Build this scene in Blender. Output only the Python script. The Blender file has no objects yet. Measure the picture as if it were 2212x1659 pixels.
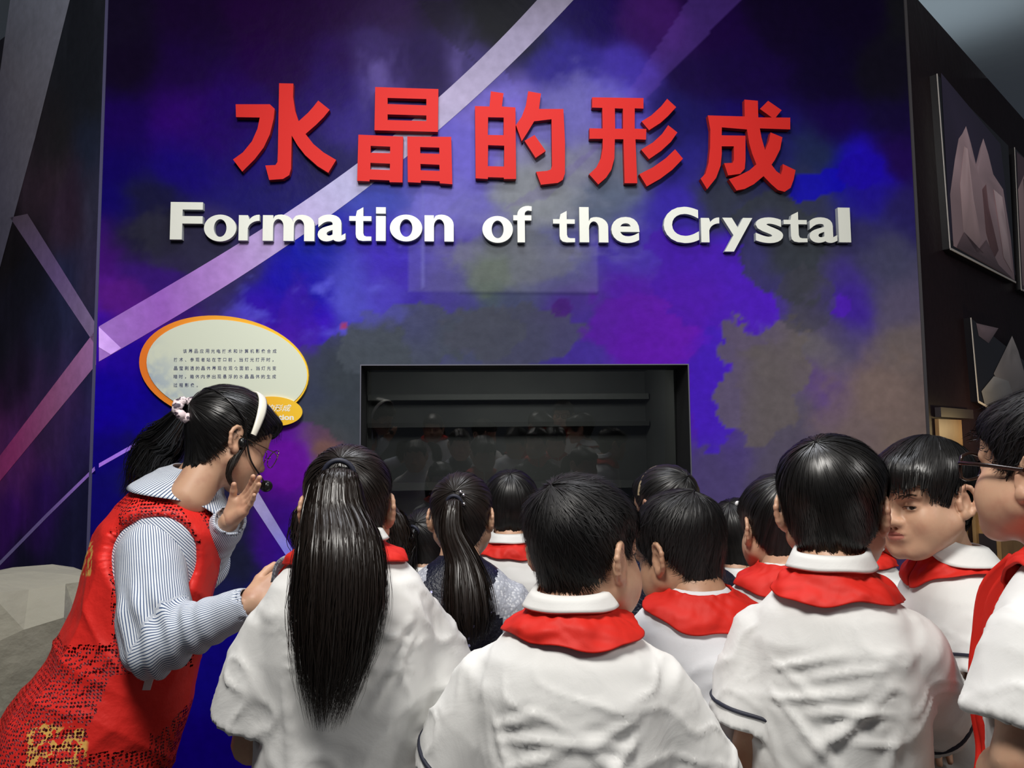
import bpy, bmesh, math, random
import numpy as np
from mathutils import Vector, Matrix, Euler
S = bpy.context.scene
COL = S.collection
R = math.radians
rng = np.random.default_rng(7)
random.seed(7)

# ------------------------------------------------------------------ camera
F_PX, CX, CY = 1650.0, 1106.0, 829.5
CAM = Vector((0, 0, 1.5))
_y, _p, _r = R(4.0), R(4.6), R(0.55)
_f = Vector((math.sin(_y)*math.cos(_p), math.cos(_y)*math.cos(_p), math.sin(_p)))
_r0 = Vector((math.cos(_y), -math.sin(_y), 0)); _u0 = _r0.cross(_f)
CR = _r0*math.cos(_r) - _u0*math.sin(_r)
CU = _u0*math.cos(_r) + _r0*math.sin(_r)
CF = _f
cam = bpy.data.cameras.new('camera'); co = bpy.data.objects.new('camera', cam); COL.objects.link(co)
cam.sensor_width = 36; cam.lens = 36*F_PX/2212; cam.clip_start = 0.05
co.matrix_world = Matrix(((CR.x, CU.x, -CF.x, CAM.x), (CR.y, CU.y, -CF.y, CAM.y), (CR.z, CU.z, -CF.z, CAM.z), (0, 0, 0, 1)))
S.camera = co
def ray(px, py): return CF + CR*((px-CX)/F_PX) - CU*((py-CY)/F_PX)
def P(px, py, d): return CAM + ray(px, py)*d
W = 3.6                                     # the mural wall stands at y = W
def on_plane(px, py, o, n):
    r = ray(px, py); t = (Vector(o)-CAM).dot(n)/r.dot(n); return CAM + r*t
def on_wall(px, py, y=W): return on_plane(px, py, (0, y, 0), Vector((0, 1, 0)))

# ------------------------------------------------------------------ light, world, exposure
wd = bpy.data.worlds.new('world'); S.world = wd; wd.use_nodes = True
wd.node_tree.nodes['Background'].inputs[0].default_value = (0.75, 0.82, 1.0, 1)
wd.node_tree.nodes['Background'].inputs[1].default_value = 0.05
S.view_settings.view_transform = 'Standard'; S.view_settings.look = 'None'
S.view_settings.exposure = 0.0; S.view_settings.gamma = 1.0; S.view_settings.use_curve_mapping = False
def light(name, typ, loc, aim, energy, color=(1, 1, 1), **kw):
    l = bpy.data.lights.new(name, typ); l.energy = energy; l.color = color
    for k, v in kw.items(): setattr(l, k, v)
    o = bpy.data.objects.new(name, l); COL.objects.link(o); o.location = loc
    o.rotation_euler = (Vector(aim)-Vector(loc)).to_track_quat('-Z', 'Y').to_euler(); return o
light('ceiling_lamp', 'AREA', (-0.5, 0.15, 3.9), (0.25, 1.9, 1.1), 108, (1, 0.965, 0.91), shape='RECTANGLE', size=1.0, size_y=0.7)
light('side_lamp', 'AREA', (2.6, -0.7, 3.4), (0.9, 1.7, 1.2), 40, (1, 0.97, 0.93), shape='RECTANGLE', size=0.8, size_y=0.8)
light('front_lamp', 'AREA', (0.1, 2.5, 4.3), (0.1, 1.5, 1.2), 40, (0.93, 0.95, 1), shape='RECTANGLE', size=1.4, size_y=0.5)
light('wall_spot', 'SPOT', (0.35, 0.5, 4.4), (0.42, 3.6, 2.45), 205, (0.95, 0.96, 1), spot_size=R(62), spot_blend=1.0, shadow_soft_size=0.04)
light('left_spot', 'SPOT', (-0.6, 0.6, 4.2), (-1.05, 3.6, 1.9), 95, (0.95, 0.96, 1), spot_size=R(50), spot_blend=1.0, shadow_soft_size=0.06)

light('ceiling_fill', 'AREA', (3.6, 5.4, 4.1), (3.4, 5.2, 4.9), 4.5, (.85, .95, 1), shape='RECTANGLE', size=1.6, size_y=1.6)  # added fill aimed upward to brighten the ceiling, not a visible fixture

# ------------------------------------------------------------------ helpers
def new_mesh(name, V, Fs, mats=(), smooth=False, mi=None):
    me = bpy.data.meshes.new(name)
    V = np.asarray(V, dtype=np.float32).reshape(-1, 3)
    if isinstance(Fs, np.ndarray):
        n, k = Fs.shape
        me.vertices.add(len(V)); me.vertices.foreach_set('co', V.ravel())
        me.loops.add(n*k); me.loops.foreach_set('vertex_index', Fs.astype(np.int32).ravel())
        me.polygons.add(n); me.polygons.foreach_set('loop_start', np.arange(0, n*k, k, dtype=np.int32))
        me.update(calc_edges=True)
    else:
        me.from_pydata(V.tolist(), [], [list(f) for f in Fs])
    for m in mats: me.materials.append(m)
    if mi is not None: me.polygons.foreach_set('material_index', np.asarray(mi, dtype=np.int32))
    me.polygons.foreach_set('use_smooth', np.full(len(me.polygons), bool(smooth)))
    me.update(); return me
def obj(name, me, parent=None, loc=None):
    o = bpy.data.objects.new(name, me); COL.objects.link(o)
    if parent is not None: o.parent = parent
    if loc is not None: o.location = loc
    return o
def empty(name, loc, label, cat, group=None):
    o = bpy.data.objects.new(name, None); COL.objects.link(o); o.location = loc; o.empty_display_size = .1
    return tag(o, label, cat, group)
def tag(o, label, cat, group=None):
    o['label'] = label; o['category'] = cat
    if group: o['group'] = group
    return o
def attr(me, name, vals):
    vals = np.asarray(vals, dtype=np.float32)
    if vals.ndim == 2:
        if vals.shape[1] == 3: vals = np.concatenate([vals, np.ones((len(vals), 1), np.float32)], 1)
        a = me.color_attributes.new(name, 'FLOAT_COLOR', 'POINT'); a.data.foreach_set('color', vals.ravel())
    else:
        a = me.attributes.new(name, 'FLOAT', 'POINT'); a.data.foreach_set('value', vals)
def merge(parts):
    """parts: list of (V, F(ndarray n x 4), mat index)"""
    Vs, Fs, ms, off = [], [], [], 0
    for V, Fc, m in parts:
        if len(V) == 0: continue
        Vs.append(V); Fs.append(Fc+off); ms.append(np.full(len(Fc), m)); off += len(V)
    return np.concatenate(Vs), np.concatenate(Fs), np.concatenate(ms)
def box_vf(lo, hi):
    x0, y0, z0 = lo; x1, y1, z1 = hi
    V = np.array([(x0,y0,z0),(x1,y0,z0),(x1,y1,z0),(x0,y1,z0),(x0,y0,z1),(x1,y0,z1),(x1,y1,z1),(x0,y1,z1)], float)
    Fc = np.array([(0,3,2,1),(4,5,6,7),(0,1,5,4),(1,2,6,5),(2,3,7,6),(3,0,4,7)])
    return V, Fc
def srgb(c):
    c = np.asarray(c, float)/255.0
    return np.where(c <= .04045, c/12.92, ((c+.055)/1.055)**2.4)

# ------------------------------------------------------------------ node material helper
def mat(name, base=(.5, .5, .5), rough=.5, bump=None, vcol=None, spec=.5, extra=None, **kw):
    m = bpy.data.materials.new(name); m.use_nodes = True
    nt = m.node_tree; b = nt.nodes['Principled BSDF']
    b.inputs['Base Color'].default_value = (*base, 1); b.inputs['Roughness'].default_value = rough
    b.inputs['Specular IOR Level'].default_value = spec
    for k, v in kw.items(): b.inputs[k.replace('_', ' ')].default_value = v
    if vcol:
        a = nt.nodes.new('ShaderNodeVertexColor'); a.layer_name = vcol
        nt.links.new(a.outputs[0], b.inputs['Base Color'])
    if bump:
        sc, st, dist = bump
        tc = nt.nodes.new('ShaderNodeTexCoord'); n = nt.nodes.new('ShaderNodeTexNoise')
        n.inputs['Scale'].default_value = sc; n.inputs['Detail'].default_value = 6
        nt.links.new(tc.outputs['Object'], n.inputs['Vector'])
        bp = nt.nodes.new('ShaderNodeBump'); bp.inputs['Strength'].default_value = st; bp.inputs['Distance'].default_value = dist
        nt.links.new(n.outputs[0], bp.inputs['Height']); nt.links.new(bp.outputs[0], b.inputs['Normal'])
    if extra: extra(nt, b)
    return m
def vary(col2, scale=8.0, lo=.4, hi=.65, detail=4):
    """mix the base colour towards col2 by noise: wear, mottling"""
    def fn(nt, b):
        tc = nt.nodes.new('ShaderNodeTexCoord'); n = nt.nodes.new('ShaderNodeTexNoise'); n.inputs['Scale'].default_value = scale
        n.inputs['Detail'].default_value = detail
        nt.links.new(tc.outputs['Object'], n.inputs['Vector'])
        mr = nt.nodes.new('ShaderNodeMapRange'); mr.inputs[1].default_value = lo; mr.inputs[2].default_value = hi
        nt.links.new(n.outputs[0], mr.inputs[0])
        mx = nt.nodes.new('ShaderNodeMix'); mx.data_type = 'RGBA'
        s = b.inputs['Base Color']
        if s.is_linked: nt.links.new(s.links[0].from_socket, mx.inputs[6])
        else: mx.inputs[6].default_value = s.default_value
        mx.inputs[7].default_value = (*col2, 1)
        nt.links.new(mr.outputs[0], mx.inputs[0]); nt.links.new(mx.outputs[2], s)
    return fn

# vectorised value noise (numpy)
def _hash(ix, iy, iz, seed):
    h = (ix.astype(np.int64)*374761393 + iy.astype(np.int64)*668265263 + iz.astype(np.int64)*2147483647 + seed*1274126177) & 0xffffffff
    h = ((h ^ (h >> 13))*1274126177) & 0xffffffff
    return ((h ^ (h >> 16)) & 0xffffff)/float(0xffffff)
def vnoise(p, seed=0):
    p = np.asarray(p, float); i = np.floor(p); f = p-i; f = f*f*(3-2*f); i = i.astype(np.int64)
    r = 0
    for dx in (0, 1):
        for dy in (0, 1):
            for dz in (0, 1):
                w = (f[..., 0] if dx else 1-f[..., 0])*(f[..., 1] if dy else 1-f[..., 1])*(f[..., 2] if dz else 1-f[..., 2])
                r = r + w*_hash(i[..., 0]+dx, i[..., 1]+dy, i[..., 2]+dz, seed)
    return r*2-1
def fbm(p, octs=4, seed=0):
    r, a, s = 0, 1, 0
    p = np.asarray(p, float)
    for k in range(octs):
        r = r + a*vnoise(p*(2.03**k)+17.3*k, seed+k); s += a; a *= .5
    return r/s
# ================================================================== THE SETTING
M_floor = mat('floor_tile', (.09, .085, .08), .35, extra=vary((.05, .048, .045), 3))
M_ceil = mat('ceiling_paint', (.62, .70, .76), .8, bump=(6, .3, .01))
M_dark = mat('dark_panel', (.018, .013, .016), .5, extra=vary((.03, .018, .022), 2))
M_black = mat('black_reveal', (.004, .004, .005), .6)
def slab(name, lo, hi, m):
    V, Fc = box_vf(lo, hi); o = obj(name, new_mesh(name, V, Fc, (m,))); o['kind'] = 'structure'; return o
slab('floor', (-5, -3, -.1), (6, 8, 0), M_floor)
slab('ceiling', (-5, -3, 4.9), (6, 8, 5.0), M_ceil)

# ---- mural colours: paint anchors (pixel, sRGB of the paint as photographed)
ANCH = [
 (270,30,14,8,30),(400,30,18,4,40),(600,30,26,2,52),(750,30,28,2,55),(850,30,34,10,64),(960,30,20,5,45),(1080,40,10,10,20),
 (1300,30,15,0,70),(1430,30,48,15,88),(1550,30,18,2,50),(1700,30,10,3,30),(1850,30,8,3,25),(1940,30,12,12,18),
 (270,150,12,5,28),(400,150,20,3,55),(600,150,26,0,60),(750,150,32,5,75),(820,130,50,35,100),(940,130,26,6,70),(1010,120,55,45,110),(1110,60,10,10,20),
 (1200,150,40,30,130),(1350,150,55,40,150),(1400,60,40,10,80),(1480,150,18,5,55),(1600,150,15,3,50),(1800,150,8,3,30),(1930,150,10,8,20),
 (260,260,18,2,70),(400,240,34,2,92),(500,260,25,0,85),(620,260,25,5,90),(760,260,42,27,120),(720,200,30,8,90),(1080,260,105,92,195),(1230,260,95,90,180),
 (1330,250,80,70,190),(1450,260,20,15,80),(1600,260,15,5,80),(1800,260,14,3,55),(1930,260,12,6,40),
 (250,350,10,2,75),(400,350,15,3,95),(550,350,20,8,95),(700,350,20,15,80),(900,350,70,60,170),(1000,350,95,85,200),(1250,330,112,112,150),
 (1330,350,92,97,122),(1450,350,30,25,110),(1600,350,20,20,80),(1750,350,20,28,60),(1800,390,8,5,120),(1860,370,20,5,150),(1930,350,20,5,60),
 (245,430,10,3,80),(330,430,16,16,46),(330,520,20,20,38),(550,430,20,15,90),(850,430,50,60,170),(960,440,100,95,190),(1150,430,122,127,145),(1300,430,80,90,120),
 (1450,430,45,30,150),(1560,430,38,42,60),(1740,430,35,38,60),(1850,430,20,10,110),(1940,450,25,20,70),
 (240,560,45,10,90),(330,600,40,15,95),(460,540,40,35,80),(700,560,10,20,150),(850,560,52,32,180),(1000,560,72,57,165),(1070,590,80,98,92),(1130,550,92,97,122),
 (1200,560,80,80,150),(1350,560,60,45,160),(1500,560,55,20,160),(1600,560,50,18,158),(1720,560,40,42,55),(1900,560,46,46,72),(1850,500,34,32,70),
 (240,640,60,15,110),(650,640,10,10,150),(620,720,50,15,150),(760,640,66,66,185),(850,640,55,30,170),(900,690,48,32,150),(980,640,60,50,140),(1040,620,62,76,80),(1100,640,60,65,105),(1200,600,62,60,120),
 (1230,660,62,42,130),(1350,640,68,20,155),(1500,640,74,15,155),(1600,640,62,20,168),(1660,680,58,12,168),(1740,650,48,48,66),(1800,700,55,50,80),(1820,660,42,18,120),(1930,640,60,55,80),
 (240,740,40,8,130),(230,850,12,0,120),(680,660,30,2,170),(700,690,52,8,180),(750,740,50,56,76),(850,740,62,66,98),(1000,740,62,66,98),(1130,740,50,48,110),(1250,740,58,40,142),(1400,740,80,15,165),
 (1470,700,84,14,160),(1550,740,60,20,170),(1570,800,60,18,168),(1640,760,70,66,78),(1750,740,74,70,80),(1950,740,74,66,72),(1650,830,72,68,82),
 (690,850,22,8,120),(640,990,76,10,140),(600,1040,60,8,110),(740,830,46,50,76),(740,920,44,46,70),(710,975,86,62,70),(1530,850,60,15,160),(1540,930,58,20,150),(1650,900,66,62,78),(1750,850,68,50,100),(1900,850,86,72,76),(1980,850,72,62,66),
 (225,980,8,2,90),(1550,1000,56,48,90),(1700,1000,60,55,75),(1850,980,72,62,76),(300,960,12,8,70),(420,950,20,20,46),(1960,1000,78,68,66),
 (230,1100,8,4,80),(300,1080,15,18,44),(500,1120,18,20,40),(500,1180,16,18,40),(600,1140,42,8,100),(640,1180,34,10,110),
 (230,1250,8,4,60),(500,1300,8,5,95),(600,1300,10,8,95),(480,1450,8,3,90),(480,1640,8,0,80),(1100,1300,20,10,70),(1700,1300,30,20,80),(1900,1300,40,30,60)]
def project(V):
    q = np.asarray(V)-np.array(CAM); z = q@np.array(CF)
    return CX+F_PX*(q@np.array(CR))/z, CY-F_PX*(q@np.array(CU))/z
def illum(p):
    """rough illumination of the wall, divided out of the mural colours"""
    x, z = p[..., 0], p[..., 2]
    return .30 + 1.08*np.exp(-(((x-.10)/1.4)**2+((z-3.1)/1.75)**2))
def paint(pts, anch, warp=.09, seed=3, sharp=2.0, sig=.042):
    A = np.array([tuple(a[:2]) for a in anch]); C = srgb(np.array([a[2:] for a in anch], float)*np.array([1, 1, .92]))
    AW = np.array([on_wall(a[0], a[1])[:] for a in anch])
    q = pts.copy()
    s = 2.4
    wx = fbm(pts*s+5, 5, seed); wz = fbm(pts*s+31, 5, seed+50)
    fx = fbm(pts*14+5, 3, seed+9); fz = fbm(pts*14+9, 3, seed+19)
    q[:, 0] += warp*wx*1.6+.022*fx; q[:, 2] += warp*wz*1.6+.022*fz
    out = np.zeros((len(pts), 3)); ws = np.zeros(len(pts))
    for i in range(len(A)):
        d2 = (q[:, 0]-AW[i, 0])**2+(q[:, 2]-AW[i, 2])**2
        w = np.exp(-np.sqrt(d2)/sig)+1e-12
        out += w[:, None]*C[i]; ws += w
    return out/ws[:, None]
CL = on_wall(216, 500); CRn = on_wall(1985, 600)       # left and right corners of the booth
xL, xR = CL.x, CRn.x
HTOP = 3.85
wTL, wBR = on_wall(780, 790), on_wall(1487, 788)
wx0, wx1, wz1 = wTL.x, on_wall(1489, 900).x, wTL.z
wz0 = 0.95
def grid_patch(x0, x1, z0, z1, h=.015):
    nx, nz = max(2, int((x1-x0)/h)+1), max(2, int((z1-z0)/h)+1)
    xs = np.linspace(x0, x1, nx); zs = np.linspace(z0, z1, nz)
    X, Z = np.meshgrid(xs, zs); V = np.stack([X.ravel(), np.full(X.size, W), Z.ravel()], 1)
    i = np.arange(nx-1)[None, :]+nx*np.arange(nz-1)[:, None]
    Fc = np.stack([i, i+1, i+nx+1, i+nx], -1).reshape(-1, 4)
    return V, Fc
MUR_K = 1.0
def mural_mat(name, gloss=.42):
    def ex(nt, b):
        tc = nt.nodes.new('ShaderNodeTexCoord')
        v = nt.nodes.new('ShaderNodeTexNoise'); v.inputs['Scale'].default_value = 3.0; v.inputs['Detail'].default_value = 9; v.inputs['Distortion'].default_value = .8
        w = nt.nodes.new('ShaderNodeTexNoise'); w.inputs['Scale'].default_value = 22; w.inputs['Detail'].default_value = 6
        nt.links.new(tc.outputs['Object'], v.inputs[0]); nt.links.new(tc.outputs['Object'], w.inputs[0])
        ad = nt.nodes.new('ShaderNodeMath'); ad.operation = 'MULTIPLY_ADD'; ad.inputs[1].default_value = .25
        nt.links.new(w.outputs[0], ad.inputs[0]); nt.links.new(v.outputs[0], ad.inputs[2])
        bp = nt.nodes.new('ShaderNodeBump'); bp.inputs['Strength'].default_value = .22; bp.inputs['Distance'].default_value = .02
        nt.links.new(ad.outputs[0], bp.inputs['Height']); nt.links.new(bp.outputs[0], b.inputs['Normal'])
        # brushed paint: the noise also breaks the colour a little
        mr = nt.nodes.new('ShaderNodeMapRange'); mr.inputs[1].default_value = .3; mr.inputs[2].default_value = .75; mr.inputs[3].default_value = .90; mr.inputs[4].default_value = 1.10
        nt.links.new(w.outputs[0], mr.inputs[0])
        s = b.inputs['Base Color']; mx = nt.nodes.new('ShaderNodeVectorMath'); mx.operation = 'SCALE'
        nt.links.new(s.links[0].from_socket, mx.inputs[0]); nt.links.new(mr.outputs[0], mx.inputs[3]); nt.links.new(mx.outputs[0], s)
    return mat(name, rough=gloss, vcol='paint', spec=.05, extra=ex)
M_mural = mural_mat('mural_paint'); M_stripe = mural_mat('stripe_paint', .45)
wall = obj('wall_front', None) if False else None
patches = []
for a in ((xL, wx0, 0, HTOP), (wx0, wx1, wz1, HTOP), (wx0, wx1, 0, wz0), (wx1, xR, 0, HTOP)):
    patches.append((*grid_patch(*a), 0))
V, Fc, mi = merge(patches)
colr = paint(V, ANCH)
# marbled cloud marks left by the brush and the torn paper patches
mt = fbm(V*np.array([7, 7, 2.2])+3, 5, 91)
c0 = on_wall(820, 130); c1 = on_wall(1010, 130); c2 = on_wall(700, 640); c3 = on_wall(1150, 500)
def bump2(c, rx, rz): return np.exp(-(((V[:, 0]-c.x)/rx)**2+((V[:, 2]-c.z)/rz)**2)**2)
cl = (np.clip(mt*3, 0, 1)*(bump2(c0, .11, .3)+.8*bump2(c1, .1, .2)))[:, None]
colr = colr*(1-.6*cl)+srgb((96, 82, 150))*.6*cl
cl2 = (np.clip(fbm(V*8+11, 5, 17)*3.5-.5, 0, 1)*bump2(c2, .45, .22))[:, None]
colr = colr*(1-.45*cl2)+srgb((100, 100, 215))*.45*cl2
cl3 = (np.clip(fbm(V*np.array([6, 6, 12])+21, 5, 27)*3, 0, 1)*bump2(c3, .5, .25))[:, None]
colr = colr*(1-.25*cl3)+srgb((150, 150, 170))*.25*cl3
PXv, PYv = project(V)
def blot(cx, cy, rx, ry, rgb, al, edge=.06, rag=.6, sd=1, rot=0.0):
    """watercolour blot with a ragged edge, in pixel measures mapped on the wall"""
    global colr
    c, s_ = math.cos(math.radians(rot)), math.sin(math.radians(rot)); dx, dy = PXv-cx, PYv-cy
    u, v = (dx*c+dy*s_)/rx, (-dx*s_+dy*c)/ry; sel = (np.abs(u) < 2) & (np.abs(v) < 2)
    q = V[sel]; n_ = fbm(q*5+sd*7.7, 5, sd)+.35*fbm(q*22+sd, 3, sd+40)
    m = np.clip((1-np.sqrt(u[sel]**2+v[sel]**2)+rag*n_)/edge, 0, 1); m = (m*m*(3-2*m)*al)[:, None]
    colr[sel] = colr[sel]*(1-m)+srgb(np.array(rgb)*np.array([1, 1, .87]))*m
def band(poly, rgb, al):
    """straight-edged translucent band of the mural"""
    global colr
    poly = np.array(poly, float); r_ = np.zeros(len(PXv), bool)
    for i in range(len(poly)):
        x0, y0 = poly[i]; x1, y1 = poly[(i+1) % len(poly)]
        r_ ^= ((y0 > PYv) != (y1 > PYv)) & (PXv < (x1-x0)*(PYv-y0)/(y1-y0+1e-9)+x0)
    colr[r_] = colr[r_]*(1-al)+srgb(rgb)*al
blot(760, 820, 130, 130, (48,54,66), .85, sd=2); blot(900, 735, 210, 70, (62,68,88), .8, sd=3, rot=-8); blot(1090, 725, 170, 70, (64,66,92), .75, sd=4)
blot(1390, 720, 150, 100, (78,18,165), .8, sd=5, edge=.25); blot(1540, 620, 150, 90, (58,18,165), .75, sd=6, rot=30); blot(1545, 850, 60, 120, (52,22,170), .8, sd=7)
blot(1650, 820, 100, 130, (74,68,78), .85, sd=8); blot(1690, 540, 90, 120, (38,42,54), .8, sd=9, rot=-20); blot(1770, 400, 60, 36, (10,4,150), .9, sd=10, rot=-20); blot(1860, 370, 50, 40, (18,4,140), .85, sd=11)
blot(1815, 662, 26, 22, (55,20,150), .9, sd=12); blot(1740, 650, 60, 90, (46,46,62), .6, sd=13); blot(1120, 560, 150, 70, (96,100,118), .6, sd=14, edge=.3); blot(1050, 600, 60, 60, (84,98,78), .5, sd=15, edge=.4)
blot(1160, 400, 130, 120, (128,132,160), .55, sd=16, edge=.5); blot(1230, 230, 150, 90, (104,98,190), .55, sd=17, edge=.5); blot(790, 660, 110, 60, (74,70,200), .4, sd=18, edge=.5)
blot(640, 680, 60, 90, (56,20,160), .5, sd=19, edge=.3); blot(620, 1000, 60, 70, (80,12,140), .8, sd=20, edge=.4); blot(700, 975, 50, 36, (92,66,70), .8, sd=21, edge=.4); blot(440, 1180, 130, 150, (18,20,42), .8, sd=22, edge=.4)
blot(380, 520, 130, 80, (32,32,50), .7, sd=23, edge=.3); blot(280, 650, 90, 60, (64,18,110), .6, sd=24, edge=.4); blot(300, 840, 120, 110, (10,2,125), .7, sd=25, edge=.4); blot(1900, 900, 150, 160, (84,72,78), .6, sd=26, edge=.5); blot(1350, 830, 40, 30, (60,60,90), .4, sd=27)
blot(1215, 665, 22, 20, (60,20,120), .8, sd=28); blot(745, 705, 8, 8, (150,50,90), .8, sd=29, rag=.2); blot(1000, 470, 120, 70, (104,98,200), .45, sd=30, edge=.5)
band([(1500,-20),(1620,-20),(1310,300),(1180,430),(1090,450),(1270,330)], (90,60,150), .22);
band([(1090,150),(1140,240),(1000,420),(860,540),(940,290)], (120,110,215), .22); band([(900,0),(1100,0),(1010,110),(1040,150),(940,60)], (8,8,16), .4)
band([(911,400),(915,400),(917,625),(912,625)], (110,108,190), .4); band([(880,629),(1290,634),(1290,637),(880,632)], (36,36,70), .45); band([(880,530),(1290,532),(1290,634),(880,629)], (134,134,152), .14)
colr = colr*MUR_K/illum(V)[:, None]
me = new_mesh('wall_front', V, Fc, (M_mural,), smooth=True); attr(me, 'paint', colr)
wall_front = obj('wall_front', me); wall_front['kind'] = 'structure'

# side walls of the booth: both turn back from the front wall
def side_wall(name, corner_x, sgn, length, anch_fn, m):
    n = Vector((sgn*.643, -.766, 0)); d = Vector((sgn*.766, .643, 0))
    hs = np.linspace(0, length, int(length/.03)); zs = np.linspace(0, HTOP, int(HTOP/.03))
    H, Z = np.meshgrid(hs, zs)
    V = np.stack([corner_x+d.x*H.ravel(), W+d.y*H.ravel(), Z.ravel()], 1)
    nx, nz = len(hs), len(zs)
    i = np.arange(nx-1)[None, :]+nx*np.arange(nz-1)[:, None]
    Fc = np.stack([i, i+1, i+nx+1, i+nx], -1).reshape(-1, 4)
    me = new_mesh(name, V, Fc, (m,), smooth=True); attr(me, 'paint', anch_fn(V, H.ravel()))
    o = obj(name, me); o['kind'] = 'structure'
    return o, n
LA = [(180,40,28,30,36),(200,200,26,28,34),(120,330,30,30,32),(190,330,28,34,52),(200,430,42,42,60),(100,400,52,38,50),(150,450,44,30,46),(30,560,18,14,16),(60,600,20,20,30),(190,600,46,40,62),(150,640,30,34,62),(190,800,30,30,60),(100,750,28,30,52),(20,720,22,20,32),
      (120,880,56,36,82),(60,960,78,34,92),(0,1000,84,36,90),(20,1100,52,14,92),(100,1050,38,14,76),(180,950,40,30,78),(190,1100,22,22,50),(150,1200,22,22,48),(50,1250,16,16,34),(100,1400,14,14,30),(100,900,46,30,60),(40,850,26,18,36)]
def left_paint(V, H):
    px, py = project(V); q = fbm(V*3+2, 5, 61); q2 = fbm(V*3+40, 5, 71)
    n = np.array(LA, float); C = srgb(n[:, 2:])
    AWL = np.array([on_plane(a[0], a[1], (xL, W, 0), Vector((-.643, -.766, 0)))[:] for a in LA])
    X = V+np.stack([q*.16, q*0, q2*.2], 1)
    out = 0; ws = 0
    for i in range(len(n)):
        w = np.exp(-np.linalg.norm(X-AWL[i], axis=1)/.07)+1e-12
        out = out+w[:, None]*C[i]; ws = ws+w
    st = np.clip(fbm(V*np.array([9, 9, 1.6])+8, 4, 88)*2.5, 0, 1)[:, None]*.35
    c = out/ws[:, None]
    return (c*(1-st)+st*c*2.2)*2.4
wall_left, nL = side_wall('wall_left', xL, -1, 2.2, left_paint, M_mural)
def right_paint(V, H):
    t = fbm(V*2+4, 4, 33)[:, None]
    return srgb((34, 24, 28))*(1+.35*t)*1.3
wall_right, nR = side_wall('wall_right', xR, 1, 3.2, right_paint, M_mural)
slab('wall_back', (xL-1.6, 6.4, 0), (xR+2.2, 6.5, 4.9), mat('far_wall', (.10, .12, .14), .8, extra=vary((.07, .08, .09), 2)))
# thin corner bead on the right corner and the booth's roof
bead_m = mat('corner_bead', (.06, .055, .06), .4)
V, Fc = box_vf((xR-.004, W-.006, 0), (xR+.010, W+.01, HTOP)); o = obj('trim_1', new_mesh('trim_1', V, Fc, (bead_m,))); o['kind'] = 'structure'
V, Fc = box_vf((xL-.010, W-.004, 0), (xL+.003, W+.01, HTOP)); o = obj('trim_2', new_mesh('trim_2', V, Fc, (mat('left_bead', (.08, .075, .16), .4),))); o['kind'] = 'structure'

# window opening: black reveal, glass set back 0.25 m, dark showcase behind
dG = .25; dB = 1.1
parts = []
t = .02
parts.append((*box_vf((wx0-t, W+.001, wz0-t), (wx0, W+dG, wz1+t)), 0)); parts.append((*box_vf((wx1, W+.001, wz0-t), (wx1+t, W+dG, wz1+t)), 0))
parts.append((*box_vf((wx0, W+.001, wz1), (wx1, W+dG, wz1+t)), 0)); parts.append((*box_vf((wx0, W+.001, wz0-t), (wx1, W+dG, wz0)), 0))
V, Fc, mi = merge(parts)
win = obj('window_1', new_mesh('window_1', V, Fc, (M_black,))); win['kind'] = 'structure'
gl = bpy.data.materials.new('window_glass'); gl.use_nodes = True; nt = gl.node_tree; nt.nodes.remove(nt.nodes['Principled BSDF'])
fr = nt.nodes.new('ShaderNodeFresnel'); fr.inputs[0].default_value = 1.62
tr = nt.nodes.new('ShaderNodeBsdfTransparent'); gs = nt.nodes.new('ShaderNodeBsdfGlossy'); gs.inputs['Roughness'].default_value = .008
tr.inputs[0].default_value = (.8, .82, .82, 1)
mx = nt.nodes.new('ShaderNodeMixShader'); nt.links.new(fr.outputs[0], mx.inputs[0]); nt.links.new(tr.outputs[0], mx.inputs[1]); nt.links.new(gs.outputs[0], mx.inputs[2])
nt.links.new(mx.outputs[0], nt.nodes['Material Output'].inputs[0])
light('showcase_fill', 'AREA', ((wx0+wx1)/2, W+dG+.35, wz1+.06), ((wx0+wx1)/2, W+dG+.9, 1.0), 5.0, (.98, 1, .95), shape='RECTANGLE', size=1.3, size_y=.2)  # added fill inside the case, out of view, lifts the dark lining
V, Fc = box_vf((wx0, W+dG-.006, wz0), (wx1, W+dG, wz1)); V[:, 1] += -(V[:, 2]-wz1)*.055-.045; obj('glass_pane', new_mesh('glass_pane', V, Fc, (gl,)), win)
M_case = mat('showcase_lining', (.10, .10, .095), .7, extra=vary((.07, .07, .07), 1.5))
parts = [(*box_vf((wx0-.12, W+dG+dB, wz0-.3), (wx1+.12, W+dG+dB+.02, wz1+.12)), 0), (*box_vf((wx0-.14, W+dG+.002, wz0-.3), (wx0-.12, W+dG+dB, wz1+.12)), 0),
         (*box_vf((wx1+.12, W+dG+.002, wz0-.3), (wx1+.14, W+dG+dB, wz1+.12)), 0), (*box_vf((wx0-.12, W+dG+.002, wz1+.1), (wx1+.12, W+dG+dB, wz1+.12)), 0), (*box_vf((wx0-.12, W+dG+.002, wz0-.3), (wx1+.12, W+dG+dB, wz0-.28)), 0)]
V, Fc, mi = merge(parts); obj('showcase_lining', new_mesh('showcase_lining', V, Fc, (M_case,)), win)
zb = 1.5+.0
for k_, (ya, yb, tone) in enumerate(((852, 864, .11), (912, 922, .05), (1040, 1056, .10))):
    za_, zb_ = on_wall(1100, ya, W+dG+dB-.1).z, on_wall(1100, yb, W+dG+dB-.1).z
    V, Fc = box_vf((wx0-.11, W+dG+dB-.14, zb_), (wx1+.11, W+dG+dB-.02, za_)); obj('cross_beam', new_mesh('cross_beam', V, Fc, (mat('case_beam', (tone, tone, tone*.95), .7),)), win)
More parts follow.
